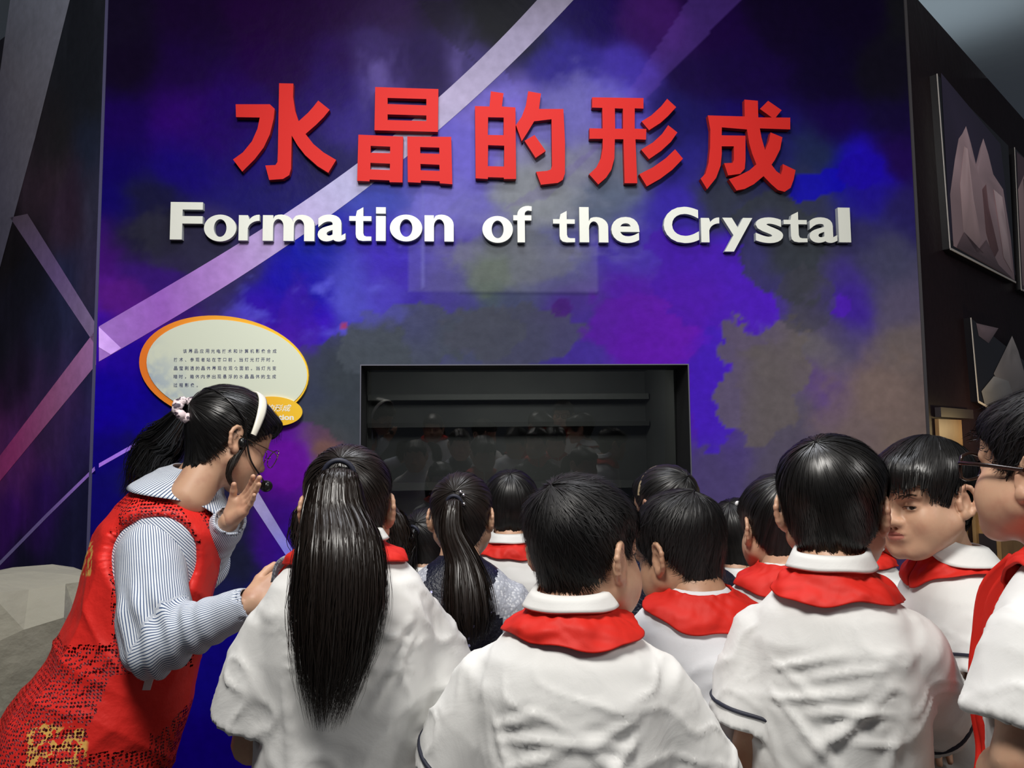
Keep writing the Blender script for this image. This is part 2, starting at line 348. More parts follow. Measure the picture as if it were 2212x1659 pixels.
# thin edge line around the opening
lm = mat('window_edge', (.10, .10, .13), .4)
parts = [(*box_vf((wx0-.004, W-.004, wz1), (wx1+.004, W+.0005, wz1+.005)), 0), (*box_vf((wx0-.004, W-.004, wz0), (wx0+.001, W+.0005, wz1)), 0), (*box_vf((wx1-.001, W-.004, wz0), (wx1+.004, W+.0005, wz1)), 0)]
V, Fc, mi = merge(parts); obj('window_edge', new_mesh('window_edge', V, Fc, (lm,)), win)

# ---- painted stripes of the mural, thin coats of paint on the walls
def stripe(name, pts_a, pts_b, plane_o, n, parent, cols, lift=.0015, sub=14):
    """ribbon between two pixel polylines lying on a wall; cols: sRGB along its length"""
    def dense(pts):
        pts = np.array(pts, float)
        if len(pts) >= 6:
            c_ = np.polyfit(pts[:, 0], pts[:, 1], 3); xs_ = np.linspace(pts[0, 0], pts[-1, 0], 60); pts = np.stack([xs_, np.polyval(c_, xs_)], 1)
        d = np.r_[0, np.cumsum(np.linalg.norm(np.diff(pts, axis=0), axis=1))]; d /= d[-1]
        t = np.linspace(0, 1, sub*6+1); return np.stack([np.interp(t, d, pts[:, 0]), np.interp(t, d, pts[:, 1])], 1), t
    A, t = dense(pts_a); B, _ = dense(pts_b); K = 7
    V = []; Cc = []
    cs = srgb(np.array(cols)); ct = np.linspace(0, 1, len(cols))
    for i in range(len(A)):
        for k in range(K):
            q = A[i]*(1-k/(K-1))+B[i]*k/(K-1)
            p = on_plane(q[0], q[1], plane_o, n)+n*lift; V.append(p[:])
            Cc.append([np.interp(t[i], ct, cs[:, j]) for j in range(3)])
    V = np.array(V); Cc = np.array(Cc)
    i = np.arange(len(A)-1)[:, None]*K+np.arange(K-1)[None, :]
    Fc = np.stack([i, i+1, i+K+1, i+K], -1).reshape(-1, 4)
    nz = 1+.18*fbm(V*4, 4, 5)
    me = new_mesh(name, V, Fc, (M_stripe,), smooth=True); attr(me, 'paint', Cc*nz[:, None]*MUR_K/(illum(V)[:, None] if parent is wall_front else .22))
    return obj(name, me, parent)
nF = Vector((0, -1, 0)); oF = (0, W, 0)
stripe('painted_stripe', [(1172,-12),(1014,150),(948,207),(771,356),(620,462),(455,560),(214,706)], [(1250,-12),(1092,150),(948,280),(877,341),(719,460),(578,560),(214,781)], oF, nF, wall_front,
       [(118,112,130),(150,142,170),(170,160,190),(178,172,205),(172,168,205),(166,150,192),(146,112,172),(118,74,150),(126,90,158)])
stripe('painted_stripe', [(214,706),(262,752)], [(214,750),(240,766)], oF, nF, wall_front, [(176,140,205),(168,130,200)], lift=.0025)
stripe('painted_stripe', [(392,900),(214,1001)], [(394,908),(214,1010)], oF, nF, wall_front, [(100,90,175),(120,80,165)])
stripe('painted_stripe', [(556,1060),(640,1200),(700,1290)], [(536,1075),(618,1200),(670,1290)], oF, nF, wall_front, [(124,116,150),(110,105,155),(92,90,180),(110,108,165)])
stripe('painted_stripe', [(1420,-5),(1290,205),(1180,330)], [(1500,-5),(1420,205),(1260,330)], oF, nF, wall_front, [(60,28,96),(34,10,74),(80,72,160)]) if False else None
oL = (xL, W, 0); nL_ = Vector((-.643, -.766, 0))
stripe('painted_stripe', [(208,712),(0,985),(-60,1060)], [(208,788),(0,1040),(-60,1110)], oL, nL_, wall_left, [(112,78,118),(104,60,92),(110,40,84),(96,30,76)])
stripe('painted_stripe', [(60,462),(208,700)], [(22,470),(206,745)], oL, nL_, wall_left, [(66,56,68),(72,58,92),(90,76,104)])
stripe('painted_stripe', [(205,1008),(100,1110),(0,1212)], [(206,1016),(104,1116),(0,1222)], oL, nL_, wall_left, [(110,80,150),(80,66,110),(84,76,112)])
stripe('painted_stripe', [(24,-10),(0,160),(-60,380)], [(154,-10),(76,300),(-60,800)], oL, nL_, wall_left, [(92,94,104),(80,78,86),(66,64,76),(58,56,66)])

# ---- right booth side: pictures of crystals with white edges
oRp = (xR, W, 0); nR_ = Vector((.643, -.766, 0))
def RP(px, py, lift=0.0): return on_plane(px, py, oRp, nR_)+nR_*lift
M_pic = mat('picture_print', rough=.35, vcol='paint')
M_edge = mat('picture_edge', (.75, .70, .66), .4)
def poly_obj(name, pts, m, parent, cols=None):
    me = new_mesh(name, pts, [list(range(len(pts)))], (m,))
    if cols is not None: attr(me, 'paint', np.array(cols))
    return obj(name, me, parent)
def crop5(x, y): return (1860+x/1.8437, y/1.8437)
def picture(label, corners, prints):
    """corners: TL, TR, BR, BL pixels on the right wall"""
    c = [RP(*q) for q in corners]; base = sum(c, Vector())/4
    root = empty('crystal_picture', base, label, 'picture', 'crystal pictures on the right wall')
    L = lambda v: (v-base)[:]
    fr = [RP(*q, .035) for q in corners]
    V = [L(v) for v in c]+[L(v) for v in fr]
    Fc = [(4,7,6,5),(0,1,5,4),(1,2,6,5),(2,3,7,6),(3,0,4,7)]
    me = new_mesh('backing', V, Fc, (mat('picture_dark', (.008, .007, .010), .3),)); obj('backing', me, root)
    for a, b in ((0, 3), (3, 2)):
        d = (fr[b]-fr[a]); up = d.normalized().cross(nR_)
        w = .006
        q = [fr[a]+up*w, fr[a]-up*w, fr[b]-up*w, fr[b]+up*w]
        V = [L(v+nR_*.001) for v in q]+[L(v+nR_*.004) for v in q]
        me = new_mesh('edge', V, [(4,5,6,7),(0,4,7,3),(1,2,6,5),(0,1,5,4),(3,7,6,2)], (M_edge,)); obj('edge', me, root)
    for k, (pts, rgb) in enumerate(prints):
        V3 = [RP(*crop5(*q), .036+.0006*k) for q in pts]
        # subdivide by fan from the centroid so the paint can vary
        cen = sum(V3, Vector())/len(V3); n = len(V3); VV = [L(cen)]+[L(v) for v in V3]
        mid = [L(cen*.5+v*.5) for v in V3]; VV += mid
        Fp = []
        for i in range(n):
            j = (i+1) % n; Fp += [(0, 1+n+i, 1+n+j), (1+n+i, 1+i, 1+j, 1+n+j)]
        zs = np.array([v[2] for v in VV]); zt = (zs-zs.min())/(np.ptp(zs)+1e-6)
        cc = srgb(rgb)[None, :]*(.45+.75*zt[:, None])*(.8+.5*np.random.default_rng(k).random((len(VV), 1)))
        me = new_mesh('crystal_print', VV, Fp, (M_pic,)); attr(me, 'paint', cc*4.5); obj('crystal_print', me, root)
    return root
picture('large tilted picture of two pale pink crystal spires on the right wall', [(2008,165),(2165,318),(2180,612),(2036,540)],
    [([(290,300),(530,580),(590,1100),(325,960)], (30,24,40)),
     ([(338,985),(325,780),(345,640),(360,560),(375,540),(390,510),(410,580),(430,660),(445,600),(460,558),(480,620),(500,700),(540,760),(570,950),(586,1120)], (124,104,108)),
     ([(380,960),(365,740),(382,590),(396,600),(420,800),(450,960),(430,1000)], (142,120,122)),
     ([(455,760),(470,740),(480,830),(520,1000),(500,1040),(470,930)], (84,58,60)),
     ([(500,760),(535,790),(560,960),(575,1090),(540,1030)], (140,122,124)),
     ([(350,990),(380,930),(430,1010),(470,960),(520,1060),(575,1112)], (70,56,60))])
picture('narrow crystal picture cut off by the right edge above the boy with glasses', [(2178,322),(2330,470),(2350,700),(2192,627)],
    [([(595,610),(700,700),(720,1200),(615,1150)], (60,44,50)), ([(600,760),(630,690),(660,760),(690,1160),(618,1140)], (120,100,100)), ([(622,720),(640,700),(640,800),(626,800)], (60,40,40))])
picture('lower picture of grey crystal cones behind the boy with glasses', [(2081,688),(2300,860),(2330,1000),(2097,868)],
    [([(430,1290),(520,1310),(480,1370),(440,1340)], (70,60,66)), ([(500,1490),(545,1400),(575,1340),(600,1400),(640,1540),(560,1600)], (92,88,88)),
     ([(450,1560),(500,1500),(560,1520),(600,1640),(470,1640)], (84,84,86))])

# warm-lit wooden showcase low on the right wall, with a ledge
root = empty('wooden_showcase', RP(2100, 1050), 'warm-lit golden wooden showcase behind the boy with a fringe', 'showcase')
wood = mat('gold_wood', (.42, .25, .10), .45, extra=vary((.30, .16, .06), 5))
b = Vector(root.location)
def rbox(name, p0, p1, l0, l1, m):
    """box on the right wall between two pixels (upper left, lower right), from lift l0 to l1"""
    A, B = RP(*p0), RP(*p1); d = Vector((.766, .643, 0)); w = (B-A).dot(d); V = []
    for l in (l0, l1):
        for s, z in ((0, A.z), (w, A.z), (w, B.z), (0, B.z)):
            q = Vector((A.x, A.y, 0))+d*s; V.append((q.x+nR_.x*l-b.x, q.y+nR_.y*l-b.y, z-b.z))
    return obj(name, new_mesh(name, V, [(0,1,2,3),(4,7,6,5),(0,4,5,1),(1,5,6,2),(2,6,7,3),(3,7,4,0)], (m,)), root)
rbox('back_panel', (2018, 905), (2090, 1300), .002, .02, wood)
rbox('back_panel', (2092, 1015), (2330, 1300), .002, .02, wood)
rbox('ledge', (2105, 1128), (2330, 1150), .02, .12, wood)
rbox('base_cabinet', (2105, 1152), (2330, 1500), .02, .10, M_dark)
rbox('hood', (2018, 880), (2090, 905), .002, .03, M_dark)
l = light('showcase_lamp', 'POINT', RP(2090, 930, .30), (0, 0, 0), 3.2, (1, .72, .36), shadow_soft_size=.05)

# pale faceted rock on the left
def rock():
    bm = bmesh.new(); bmesh.ops.create_icosphere(bm, subdivisions=3, radius=1)
    rr = np.random.default_rng(5)
    for v in bm.verts:
        n = v.co.normalized(); k = 1+.22*float(vnoise(np.array(n[:])*1.7+3, 12))+.1*float(vnoise(np.array(n[:])*4+9, 4))
        v.co = Vector((n.x*.36*k, n.y*.30*k, n.z*.68*k+.58))
        if v.co.z < .0: v.co.z = 0
        if v.co.z > 1.06: v.co.z = 1.06+.2*(v.co.z-1.06)
    bmesh.ops.dissolve_limit(bm, angle_limit=R(9), verts=bm.verts, edges=bm.edges)
    me = bpy.data.meshes.new('display_rock'); bm.to_mesh(me); bm.free()
    me.materials.append(mat('pale_rock', (.34, .325, .26), .8, bump=(5, .6, .04), extra=vary((.32, .31, .25), 3)))
    o = obj('display_rock', me, loc=(P(10, 1300, 2.55).x, P(10, 1300, 2.55).y, 0)); tag(o, 'pale beige faceted rock standing behind the woman in the red vest', 'rock')
rock()

# ------------------------------------------------------------------ raised letters
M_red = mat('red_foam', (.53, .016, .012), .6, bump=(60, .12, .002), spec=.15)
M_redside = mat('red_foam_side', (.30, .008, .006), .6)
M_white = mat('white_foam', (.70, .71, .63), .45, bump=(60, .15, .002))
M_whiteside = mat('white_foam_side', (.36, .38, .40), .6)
def curve_solid(name, loops, y0, y1, mf, ms, label, group, cat='letter', bevel=0):
    """loops: closed loops in the wall plane (x, z); front at y0, back at y1"""
    cu = bpy.data.curves.new('tmp', 'CURVE'); cu.dimensions = '2D'; cu.fill_mode = 'BOTH'
    allp = np.concatenate([np.array(l) for l in loops]); cx, cz = allp[:, 0].mean(), allp[:, 1].min()
    for lp in loops:
        sp = cu.splines.new('POLY'); sp.points.add(len(lp)-1); sp.use_cyclic_u = True
        for i, q in enumerate(lp): sp.points[i].co = (q[0]-cx, q[1]-cz, 0, 1)
    cu.extrude = (y1-y0)/2
    t = bpy.data.objects.new('tmp', cu); COL.objects.link(t)
    me = bpy.data.meshes.new_from_object(t.evaluated_get(bpy.context.evaluated_depsgraph_get()))
    bpy.data.objects.remove(t); bpy.data.curves.remove(cu)
    return finish_solid(name, me, cx, cz, y0, y1, mf, ms, label, group, cat)
def finish_solid(name, me, cx, cz, y0, y1, mf, ms, label, group, cat):
    me.name = name; me.materials.clear(); me.materials.append(mf); me.materials.append(ms)
    me.transform(Matrix(((1,0,0,0),(0,0,-1,0),(0,1,0,0),(0,0,0,1))))
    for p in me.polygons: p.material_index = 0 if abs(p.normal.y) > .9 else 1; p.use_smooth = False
    o = obj(name, me, loc=(cx, (y0+y1)/2, cz)); tag(o, label, cat, group); return o
YF, YB = W-.034, W-.004
def pw(px, py): p = on_wall(px, py, YF); return (p.x, p.z)
def c1(*pts): return [pw(480+x/3.3515, 150+y/3.3515) for x, y in pts]
def c2_(*pts): return [pw(1140+x/3.0722, 150+y/3.0722) for x, y in pts]
GR = 'red characters of the wall title'
curve_solid('raised_character', [c1((97,252),(345,252),(380,285),(372,360),(345,470),(300,565),(235,650),(145,740),(78,652),(150,600),(215,520),(255,430),(272,348),(100,345)),
    c1((412,100),(515,102),(513,200),(528,300),(553,375),(620,315),(660,270),(695,225),(778,292),(735,345),(680,400),(603,467),(660,540),(735,602),(825,655),(768,748),(690,700),(600,620),(545,550),(503,478),(498,720),(485,765),(440,793),(340,800),(312,695),(385,692),(400,670),(403,600))],
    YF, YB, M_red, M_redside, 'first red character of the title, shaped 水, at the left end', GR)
def zi(outer, h): return [c1(*outer)]+[c1(*q) for q in h]
curve_solid('raised_character', zi([(1108,127),(1565,142),(1562,452),(1102,440)], [[(1197,206),(1478,214),(1478,260),(1197,250)], [(1197,325),(1478,333),(1478,374),(1197,366)]])
    + zi([(986,472),(1310,486),(1305,818),(1212,816),(1210,803),(1068,797),(1066,810),(977,806)], [[(1075,553),(1216,559),(1215,606),(1073,603)], [(1073,676),(1215,682),(1214,728),(1072,723)]])
    + zi([(1340,485),(1658,488),(1666,831),(1575,824),(1575,810),(1438,803),(1436,820),(1344,816)], [[(1433,562),(1572,566),(1572,611),(1434,607)], [(1435,684),(1572,690),(1574,735),(1437,730)]]),
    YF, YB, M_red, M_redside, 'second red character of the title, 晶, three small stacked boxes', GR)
def fp(*pts): return [pw(*q) for q in pts]
curve_solid('raised_character', [c1((1945,158),(2037,172),(2025,268),(2123,275),(2128,793),(2040,793),(2038,783),(1925,780),(1923,793),(1835,788),(1830,265),(1935,268)), c1((1925,346),(2038,348),(2037,476),(1923,474)), c1((1925,548),(2042,552),(2040,703),(1923,700)),
    fp((1141,197),(1168.6,202),(1164.4,235.3),(1217,235.3),(1220.5,306),(1220.4,374),(1216,388),(1205,395),(1168.6,399),(1158,371),(1182,369),(1190,366),(1192.5,358),(1191.4,257.4),(1153.7,262),(1140,285),(1127,305),(1114.5,270),(1127,252),(1136,228)),
    fp((1154.6,291.6),(1179,326),(1157,341),(1133,304))],
    YF, YB, M_red, M_redside, 'third red character of the title, 的, with scratched lower corners', GR)
curve_solid('raised_character', [c2_((427,185),(768,190),(768,260),(710,258),(710,393),(787,395),(785,466),(715,463),(727,755),(643,755),(635,463),(578,463),(575,590),(555,665),(520,718),(468,763),(407,695),(455,650),(485,590),(497,520),(498,460),(410,460),(410,390),(497,392),(495,255),(427,253)), c2_((578,258),(632,260),(632,393),(580,393)),
    c2_((925,195),(985,250),(930,310),(880,355),(805,403),(755,345),(820,305),(885,245)), c2_((932,370),(993,418),(950,480),(885,540),(805,595),(752,532),(830,485),(890,430)), c2_((978,530),(1030,592),(960,665),(880,725),(790,776),(740,695),(830,650),(915,590))],
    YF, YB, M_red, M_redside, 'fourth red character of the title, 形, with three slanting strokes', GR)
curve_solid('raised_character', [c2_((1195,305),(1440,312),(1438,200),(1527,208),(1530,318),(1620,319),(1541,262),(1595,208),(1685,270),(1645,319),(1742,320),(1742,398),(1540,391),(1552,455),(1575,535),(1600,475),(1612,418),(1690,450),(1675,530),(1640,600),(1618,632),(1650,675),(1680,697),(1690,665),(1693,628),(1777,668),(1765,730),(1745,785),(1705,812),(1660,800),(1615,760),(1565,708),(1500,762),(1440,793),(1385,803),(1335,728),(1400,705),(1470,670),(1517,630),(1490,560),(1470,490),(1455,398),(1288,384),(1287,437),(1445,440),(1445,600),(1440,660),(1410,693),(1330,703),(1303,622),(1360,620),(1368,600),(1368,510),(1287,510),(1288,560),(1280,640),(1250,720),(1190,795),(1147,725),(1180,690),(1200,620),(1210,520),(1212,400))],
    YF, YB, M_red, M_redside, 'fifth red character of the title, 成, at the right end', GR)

LET = [('F',367,436,437,517,'opening capital'),('o',440,463,510,521,''),('r',515,463,560,519,''),('m',567,463,679,520,''),('a',686,463,746,521,''),('t',754,447,802,520,''),('i',812,447,833,520,''),('o',842,463,912,521,''),('n',917,463,980,521,''),
 ('o',1042,466,1108,524,''),('f',1109,444,1149,523,''),('t',1195,455,1242,523,''),('h',1252,447,1314,523,''),('e',1321,468,1382,524.5,''),
 ('C',1434,446,1510,524.5,''),('r',1515,469,1555,523,''),('y',1562,470,1627,543,''),('s',1633,469,1692,524.5,''),('t',1694,457,1744,523,''),('a',1749,469,1809,524,''),('l',1812,448,1838,523,'')]
WORDS = ['Formation']*9+['of']*2+['the']*3+['Crystal']*7
seen = {}
YF2, YB2 = W-.030, W-.004
DG = bpy.context.evaluated_depsgraph_get
def glyph_mesh(ch, offset=0.0, extrude=0.0, shear=0.0):
    cu = bpy.data.curves.new('tmp', 'FONT'); cu.body = ch; cu.offset = offset; cu.extrude = extrude; cu.resolution_u = 5; cu.shear = shear
    t = bpy.data.objects.new('tmp', cu); COL.objects.link(t)
    me = bpy.data.meshes.new_from_object(t.evaluated_get(DG())); bpy.data.objects.remove(t); bpy.data.curves.remove(cu)
    return me
def t_like(kind):
    """hand drawn bold t and f, for the slanted cuts of the sign's lettering"""
    if kind == 't': return [(.34,1),(.62,1.12) ,(.62,.82),(.98,.82),(.98,.66),(.62,.66),(.62,.26),(.66,.17),(.76,.14),(.98,.14),(.98,0),(.60,-.01),(.42,.02),(.32,.10),(.29,.22),(.29,.66),(.0,.66),(.0,.82),(.29,.82)]
def arcp(cx, cy, rx, ry, a0, a1, n=9):
    return [(cx+rx*math.cos(math.radians(a0+(a1-a0)*i/(n-1))), cy+ry*math.sin(math.radians(a0+(a1-a0)*i/(n-1)))) for i in range(n)]
def arch(x0, x1, st, open_left):
    """outer and inner curve of one arch of n, m, h between stem right edge x0 and right side x1"""
    out = arcp(x1-(x1-x0)*.62, .62, (x1-x0)*.62, .38, 0, 118); inn = arcp((x0+x1-st)/2, .56, (x1-st-x0)/2, .27, 180, 0)
    return out, inn
def g_n(st=.32, top=1.0, hh=.97):
    out, inn = arch(st, 1, st, True)
    return [[(0, 0), (st, 0)]+inn+[(1-st, 0), (1, 0)]+out+[(st, .84), (st, hh if top == 1.0 else top), (0, hh if top == 1.0 else top)]]
def g_m():
    st = .20; w = (1-st)/2; P_ = [(0, 0), (st, 0)]
    o1, i1 = arch(st, st+w, st, True); o2, i2 = arch(st+w, 1, st, True)
    return [P_+i1+[(w, 0), (st+w, 0)]+i2+[(1-st, 0), (1, 0)]+o2+[(st+w-.02, .83)]+o1+[(st, .84), (st, .97), (0, .97)]]
def g_r(): return [[(0, 0), (.44, 0), (.44, .50)]+arcp(.98, .42, .54, .34, 170, 88, 7)+[(1, .99)]+arcp(.98, .62, .54, .375, 92, 150, 6)+[(.44, .97), (0, .97)]]
def g_f():
    return [[(.22, 0), (.62, 0), (.62, .60), (.98, .60), (.98, .74), (.62, .74)]+arcp(.84, .78, .22, .095, 180, 100, 5)+[(1, .86), (1, .995)]+arcp(.80, .76, .58, .24, 72, 180, 8)+[(.22, .74), (0, .74), (0, .60), (.22, .60)]]
def g_o():
    return [arcp(.5, .5, .5, .5, 0, 360, 41)[:-1], arcp(.5, .5, .5-.305, .5-.17, 0, 360, 33)[:-1]]
CUST = {'n': g_n, 'm': g_m, 'r': g_r, 'f': g_f, 'o': g_o, 'h': lambda: [[(x, y*.70) if not (y > .9 and x < .33 and k_ > 24) else (x, 1.0) for k_, (x, y) in enumerate(g_n(.33)[0])]]}
def g_h():
    st = .33; out, inn = arch(st, 1, st, True); sc = .72; f = lambda L_: [(x, y*sc) for x, y in L_]
    return [[(0, 0), (st, 0)]+f(inn)+[(1-st, 0), (1, 0)]+f(out)+[(st, .60), (st, 1), (0, 1)]]
CUST['h'] = g_h
CUST['i'] = lambda: [[(0, 0), (1, 0), (1, .74), (0, .74)], [(0, .81), (1, .81), (1, 1), (0, 1)]]
CUST['l'] = lambda: [[(0, 0), (1, 0), (1, 1), (0, 1)]]
ORD = {2: 'second', 1: 'first', 3: 'third'}
for i, (ch, x0, y0, x1, y1, note) in enumerate(LET):
    wd_ = WORDS[i]
    xa, xb, za, zb = pw(x0, (y0+y1)/2)[0], pw(x1, (y0+y1)/2)[0], pw((x0+x1)/2, y1)[1], pw((x0+x1)/2, y0)[1]
    cnt = seen.get((wd_, ch), 0)+1; seen[(wd_, ch)] = cnt
    tot = sum(1 for w2, l2 in zip(WORDS, LET) if w2 == wd_ and l2[0] == ch)
    case = 'capital letter' if ch.isupper() else 'letter'
    label = ('raised white %s %s in the word %s' % (case, ch, wd_)) if tot == 1 else ('%s raised white letter %s in the word %s' % (ORD[cnt], ch, wd_))
    GL = 'white letters of the English title'
    if ch == 't':
        pts = t_like('t'); mxx, mz = .98, 1.12
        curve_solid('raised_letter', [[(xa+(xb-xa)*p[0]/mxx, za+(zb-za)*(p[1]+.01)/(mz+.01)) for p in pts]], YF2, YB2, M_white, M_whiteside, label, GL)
        continue
    if ch in CUST:
        lp = CUST[ch](); ys = [q[1] for l_ in lp for q in l_]; y0_, y1_ = min(ys), max(ys)
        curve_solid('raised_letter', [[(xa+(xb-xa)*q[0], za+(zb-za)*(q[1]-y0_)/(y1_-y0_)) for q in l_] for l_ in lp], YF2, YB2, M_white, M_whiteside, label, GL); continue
    me = glyph_mesh(ch, .030 if ch not in 'aes' else .024, .1)
    co_ = np.empty(len(me.vertices)*3, np.float32); me.vertices.foreach_get('co', co_); co_ = co_.reshape(-1, 3)
    lo, hi = co_.min(0), co_.max(0)
    co_[:, 0] = (co_[:, 0]-lo[0])/(hi[0]-lo[0])*(xb-xa); co_[:, 1] = (co_[:, 1]-lo[1])/(hi[1]-lo[1])*(zb-za)
    co_[:, 2] = (co_[:, 2]-lo[2])/(hi[2]-lo[2])*(YB2-YF2)-(YB2-YF2)/2
    me.vertices.foreach_set('co', co_.ravel()); me.update()
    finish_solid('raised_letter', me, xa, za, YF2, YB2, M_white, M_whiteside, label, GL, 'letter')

# ------------------------------------------------------------------ oval information plaque
pc = on_wall(484, 798); PY = W-.02
def wp(px, py, y): p = on_wall(px, py, y); return Vector((p.x-pc.x, y-W, p.z-pc.z))
plq = empty('information_plaque', (pc.x, W, pc.z), 'oval cream information plaque with orange rim and Chinese text on the wall', 'plaque')
def oval(name, cx, cy, rx, ry, y0, y1, m, rot=0, hole=None, n=72, cols=None):
    top = []; bot = []
    for i in range(n):
        a = 2*math.pi*i/n; ux, uy = rx*math.cos(a), ry*math.sin(a); px, py = cx+ux*math.cos(rot)-uy*math.sin(rot), cy+ux*math.sin(rot)+uy*math.cos(rot)
        p = wp(px, py, W+y0); top.append(p[:]); bot.append((p[0], y1, p[2]))
    V = top+bot; Fl = [tuple(range(n))]+[(i, n+i, n+(i+1) % n, (i+1) % n) for i in range(n)]
    me = new_mesh(name, V, Fl, (m,)); 
    return obj(name, me, plq)
def orange_mat():
    def ex(nt, b):
        tc = nt.nodes.new('ShaderNodeTexCoord'); sp = nt.nodes.new('ShaderNodeSeparateXYZ'); nt.links.new(tc.outputs['Object'], sp.inputs[0])
        mr = nt.nodes.new('ShaderNodeMapRange'); mr.inputs[1].default_value = -.35; mr.inputs[2].default_value = .35
        nt.links.new(sp.outputs[0], mr.inputs[0]); cr = nt.nodes.new('ShaderNodeValToRGB')
        cr.color_ramp.elements[0].color = (.85, .20, .02, 1); cr.color_ramp.elements[1].color = (.90, .55, .03, 1)
        nt.links.new(mr.outputs[0], cr.inputs[0]); nt.links.new(cr.outputs[0], b.inputs['Base Color'])
    return mat('plaque_orange', rough=.35, extra=ex)
M_or = orange_mat()
def cream_mat():
    def ex(nt, b):
        tc = nt.nodes.new('ShaderNodeTexCoord'); sp = nt.nodes.new('ShaderNodeSeparateXYZ'); nt.links.new(tc.outputs['Object'], sp.inputs[0])
        n = nt.nodes.new('ShaderNodeTexNoise'); n.inputs['Scale'].default_value = 14; n.inputs['Detail'].default_value = 3; nt.links.new(tc.outputs['Object'], n.inputs[0])
        ad = nt.nodes.new('ShaderNodeMath'); ad.operation = 'ADD'; nt.links.new(sp.outputs[0], ad.inputs[0]); nt.links.new(sp.outputs[2], ad.inputs[1])
        mr = nt.nodes.new('ShaderNodeMapRange'); mr.inputs[1].default_value = -.12; mr.inputs[2].default_value = -.40; nt.links.new(ad.outputs[0], mr.inputs[0])
        m2 = nt.nodes.new('ShaderNodeMapRange'); m2.inputs[1].default_value = .35; m2.inputs[2].default_value = .55; nt.links.new(n.outputs[0], m2.inputs[0])
        mu = nt.nodes.new('ShaderNodeMath'); mu.operation = 'MULTIPLY'; nt.links.new(mr.outputs[0], mu.inputs[0]); nt.links.new(m2.outputs[0], mu.inputs[1])
        mx = nt.nodes.new('ShaderNodeMix'); mx.data_type = 'RGBA'; mx.inputs[6].default_value = (.68, .72, .58, 1); mx.inputs[7].default_value = (.38, .46, .55, 1)
        nt.links.new(mu.outputs[0], mx.inputs[0]); nt.links.new(mx.outputs[2], b.inputs['Base Color'])
    return mat('plaque_cream', rough=.3, extra=ex)
oval('rim', 483.5, 797, 184, 114, -.020, 0, M_or, rot=R(7.5))
oval('panel', 490, 797, 174.5, 105, -.024, -.019, cream_mat(), rot=R(7.5))
oval('badge', 590, 888.5, 63, 32, -.034, -.024, M_or, rot=R(2))
M_ink = mat('navy_ink', (.03, .035, .12), .5); M_wink = mat('white_ink', (.85, .85, .75), .4)
def text_on(name, body, x0, y0, x1, y1, yy, m, parent, bold=0.0, shear=0):
    me = glyph_mesh(body, bold, 0, shear)
    if len(me.vertices) == 0: return None
    c = np.empty(len(me.vertices)*3, np.float32); me.vertices.foreach_get('co', c); c = c.reshape(-1, 3)
    lo, hi = c.min(0), c.max(0); u = (c[:, 0]-lo[0])/max(1e-6, hi[0]-lo[0]); v = (c[:, 1]-lo[1])/max(1e-6, hi[1]-lo[1])
    q = np.array([wp(x0+(x1-x0)*a, y1+(y0-y1)*b_, W+yy)[:] for a, b_ in zip(u, v)])
    me.vertices.foreach_set('co', q.astype(np.float32).ravel()); me.materials.clear(); me.materials.append(m); me.update()
    return obj(name, me, parent)
def spaced_line(body, x0, x1, y, h, slope=0):
    n = len(body); st = (x1-x0)/(n-1) if n > 1 else 0
    for i, ch in enumerate(body):
        x = x0+st*i; yy = y+slope*(x-x0)
        if ch == ' ': continue
        if ch in '，、。,.': text_on('text', ch, x-3.2, yy+1.5, x-.6, yy+4.5, -.0245, M_ink, plq, .01)
        elif ch in '口': text_on('text', ch, x-3.2, yy-h*.42, x+3.2, yy+h*.42, -.0245, M_ink, plq, .012)
        else: text_on('text', ch, x-4.1, yy-h*.5, x+4.1, yy+h*.5, -.0245, M_ink, plq, .012)
spaced_line('该展品应用光电技术和计算机影像合成', 399.5, 593, 758.5, 8.8)
spaced_line('技术、参观者站在窗口前，当灯光打开时，', 379.5, 591.5, 777, 8.8)
spaced_line('晶莹剔透的晶体展现在观众面前。当灯光变', 379.5, 592.5, 795.5, 8.8)
spaced_line('暗时，箱体内便出现悬浮的水晶晶体的生成', 379, 592, 813.5, 8.8)
spaced_line('过程影像。', 379, 428, 832, 8.8)
text_on('text', '的形成', 574, 873.5, 629.5, 889, -.0345, M_wink, plq, .012, .3)
text_on('text', 'Exploration', 541, 895, 634.5, 911, -.0345, M_wink, plq, .03)
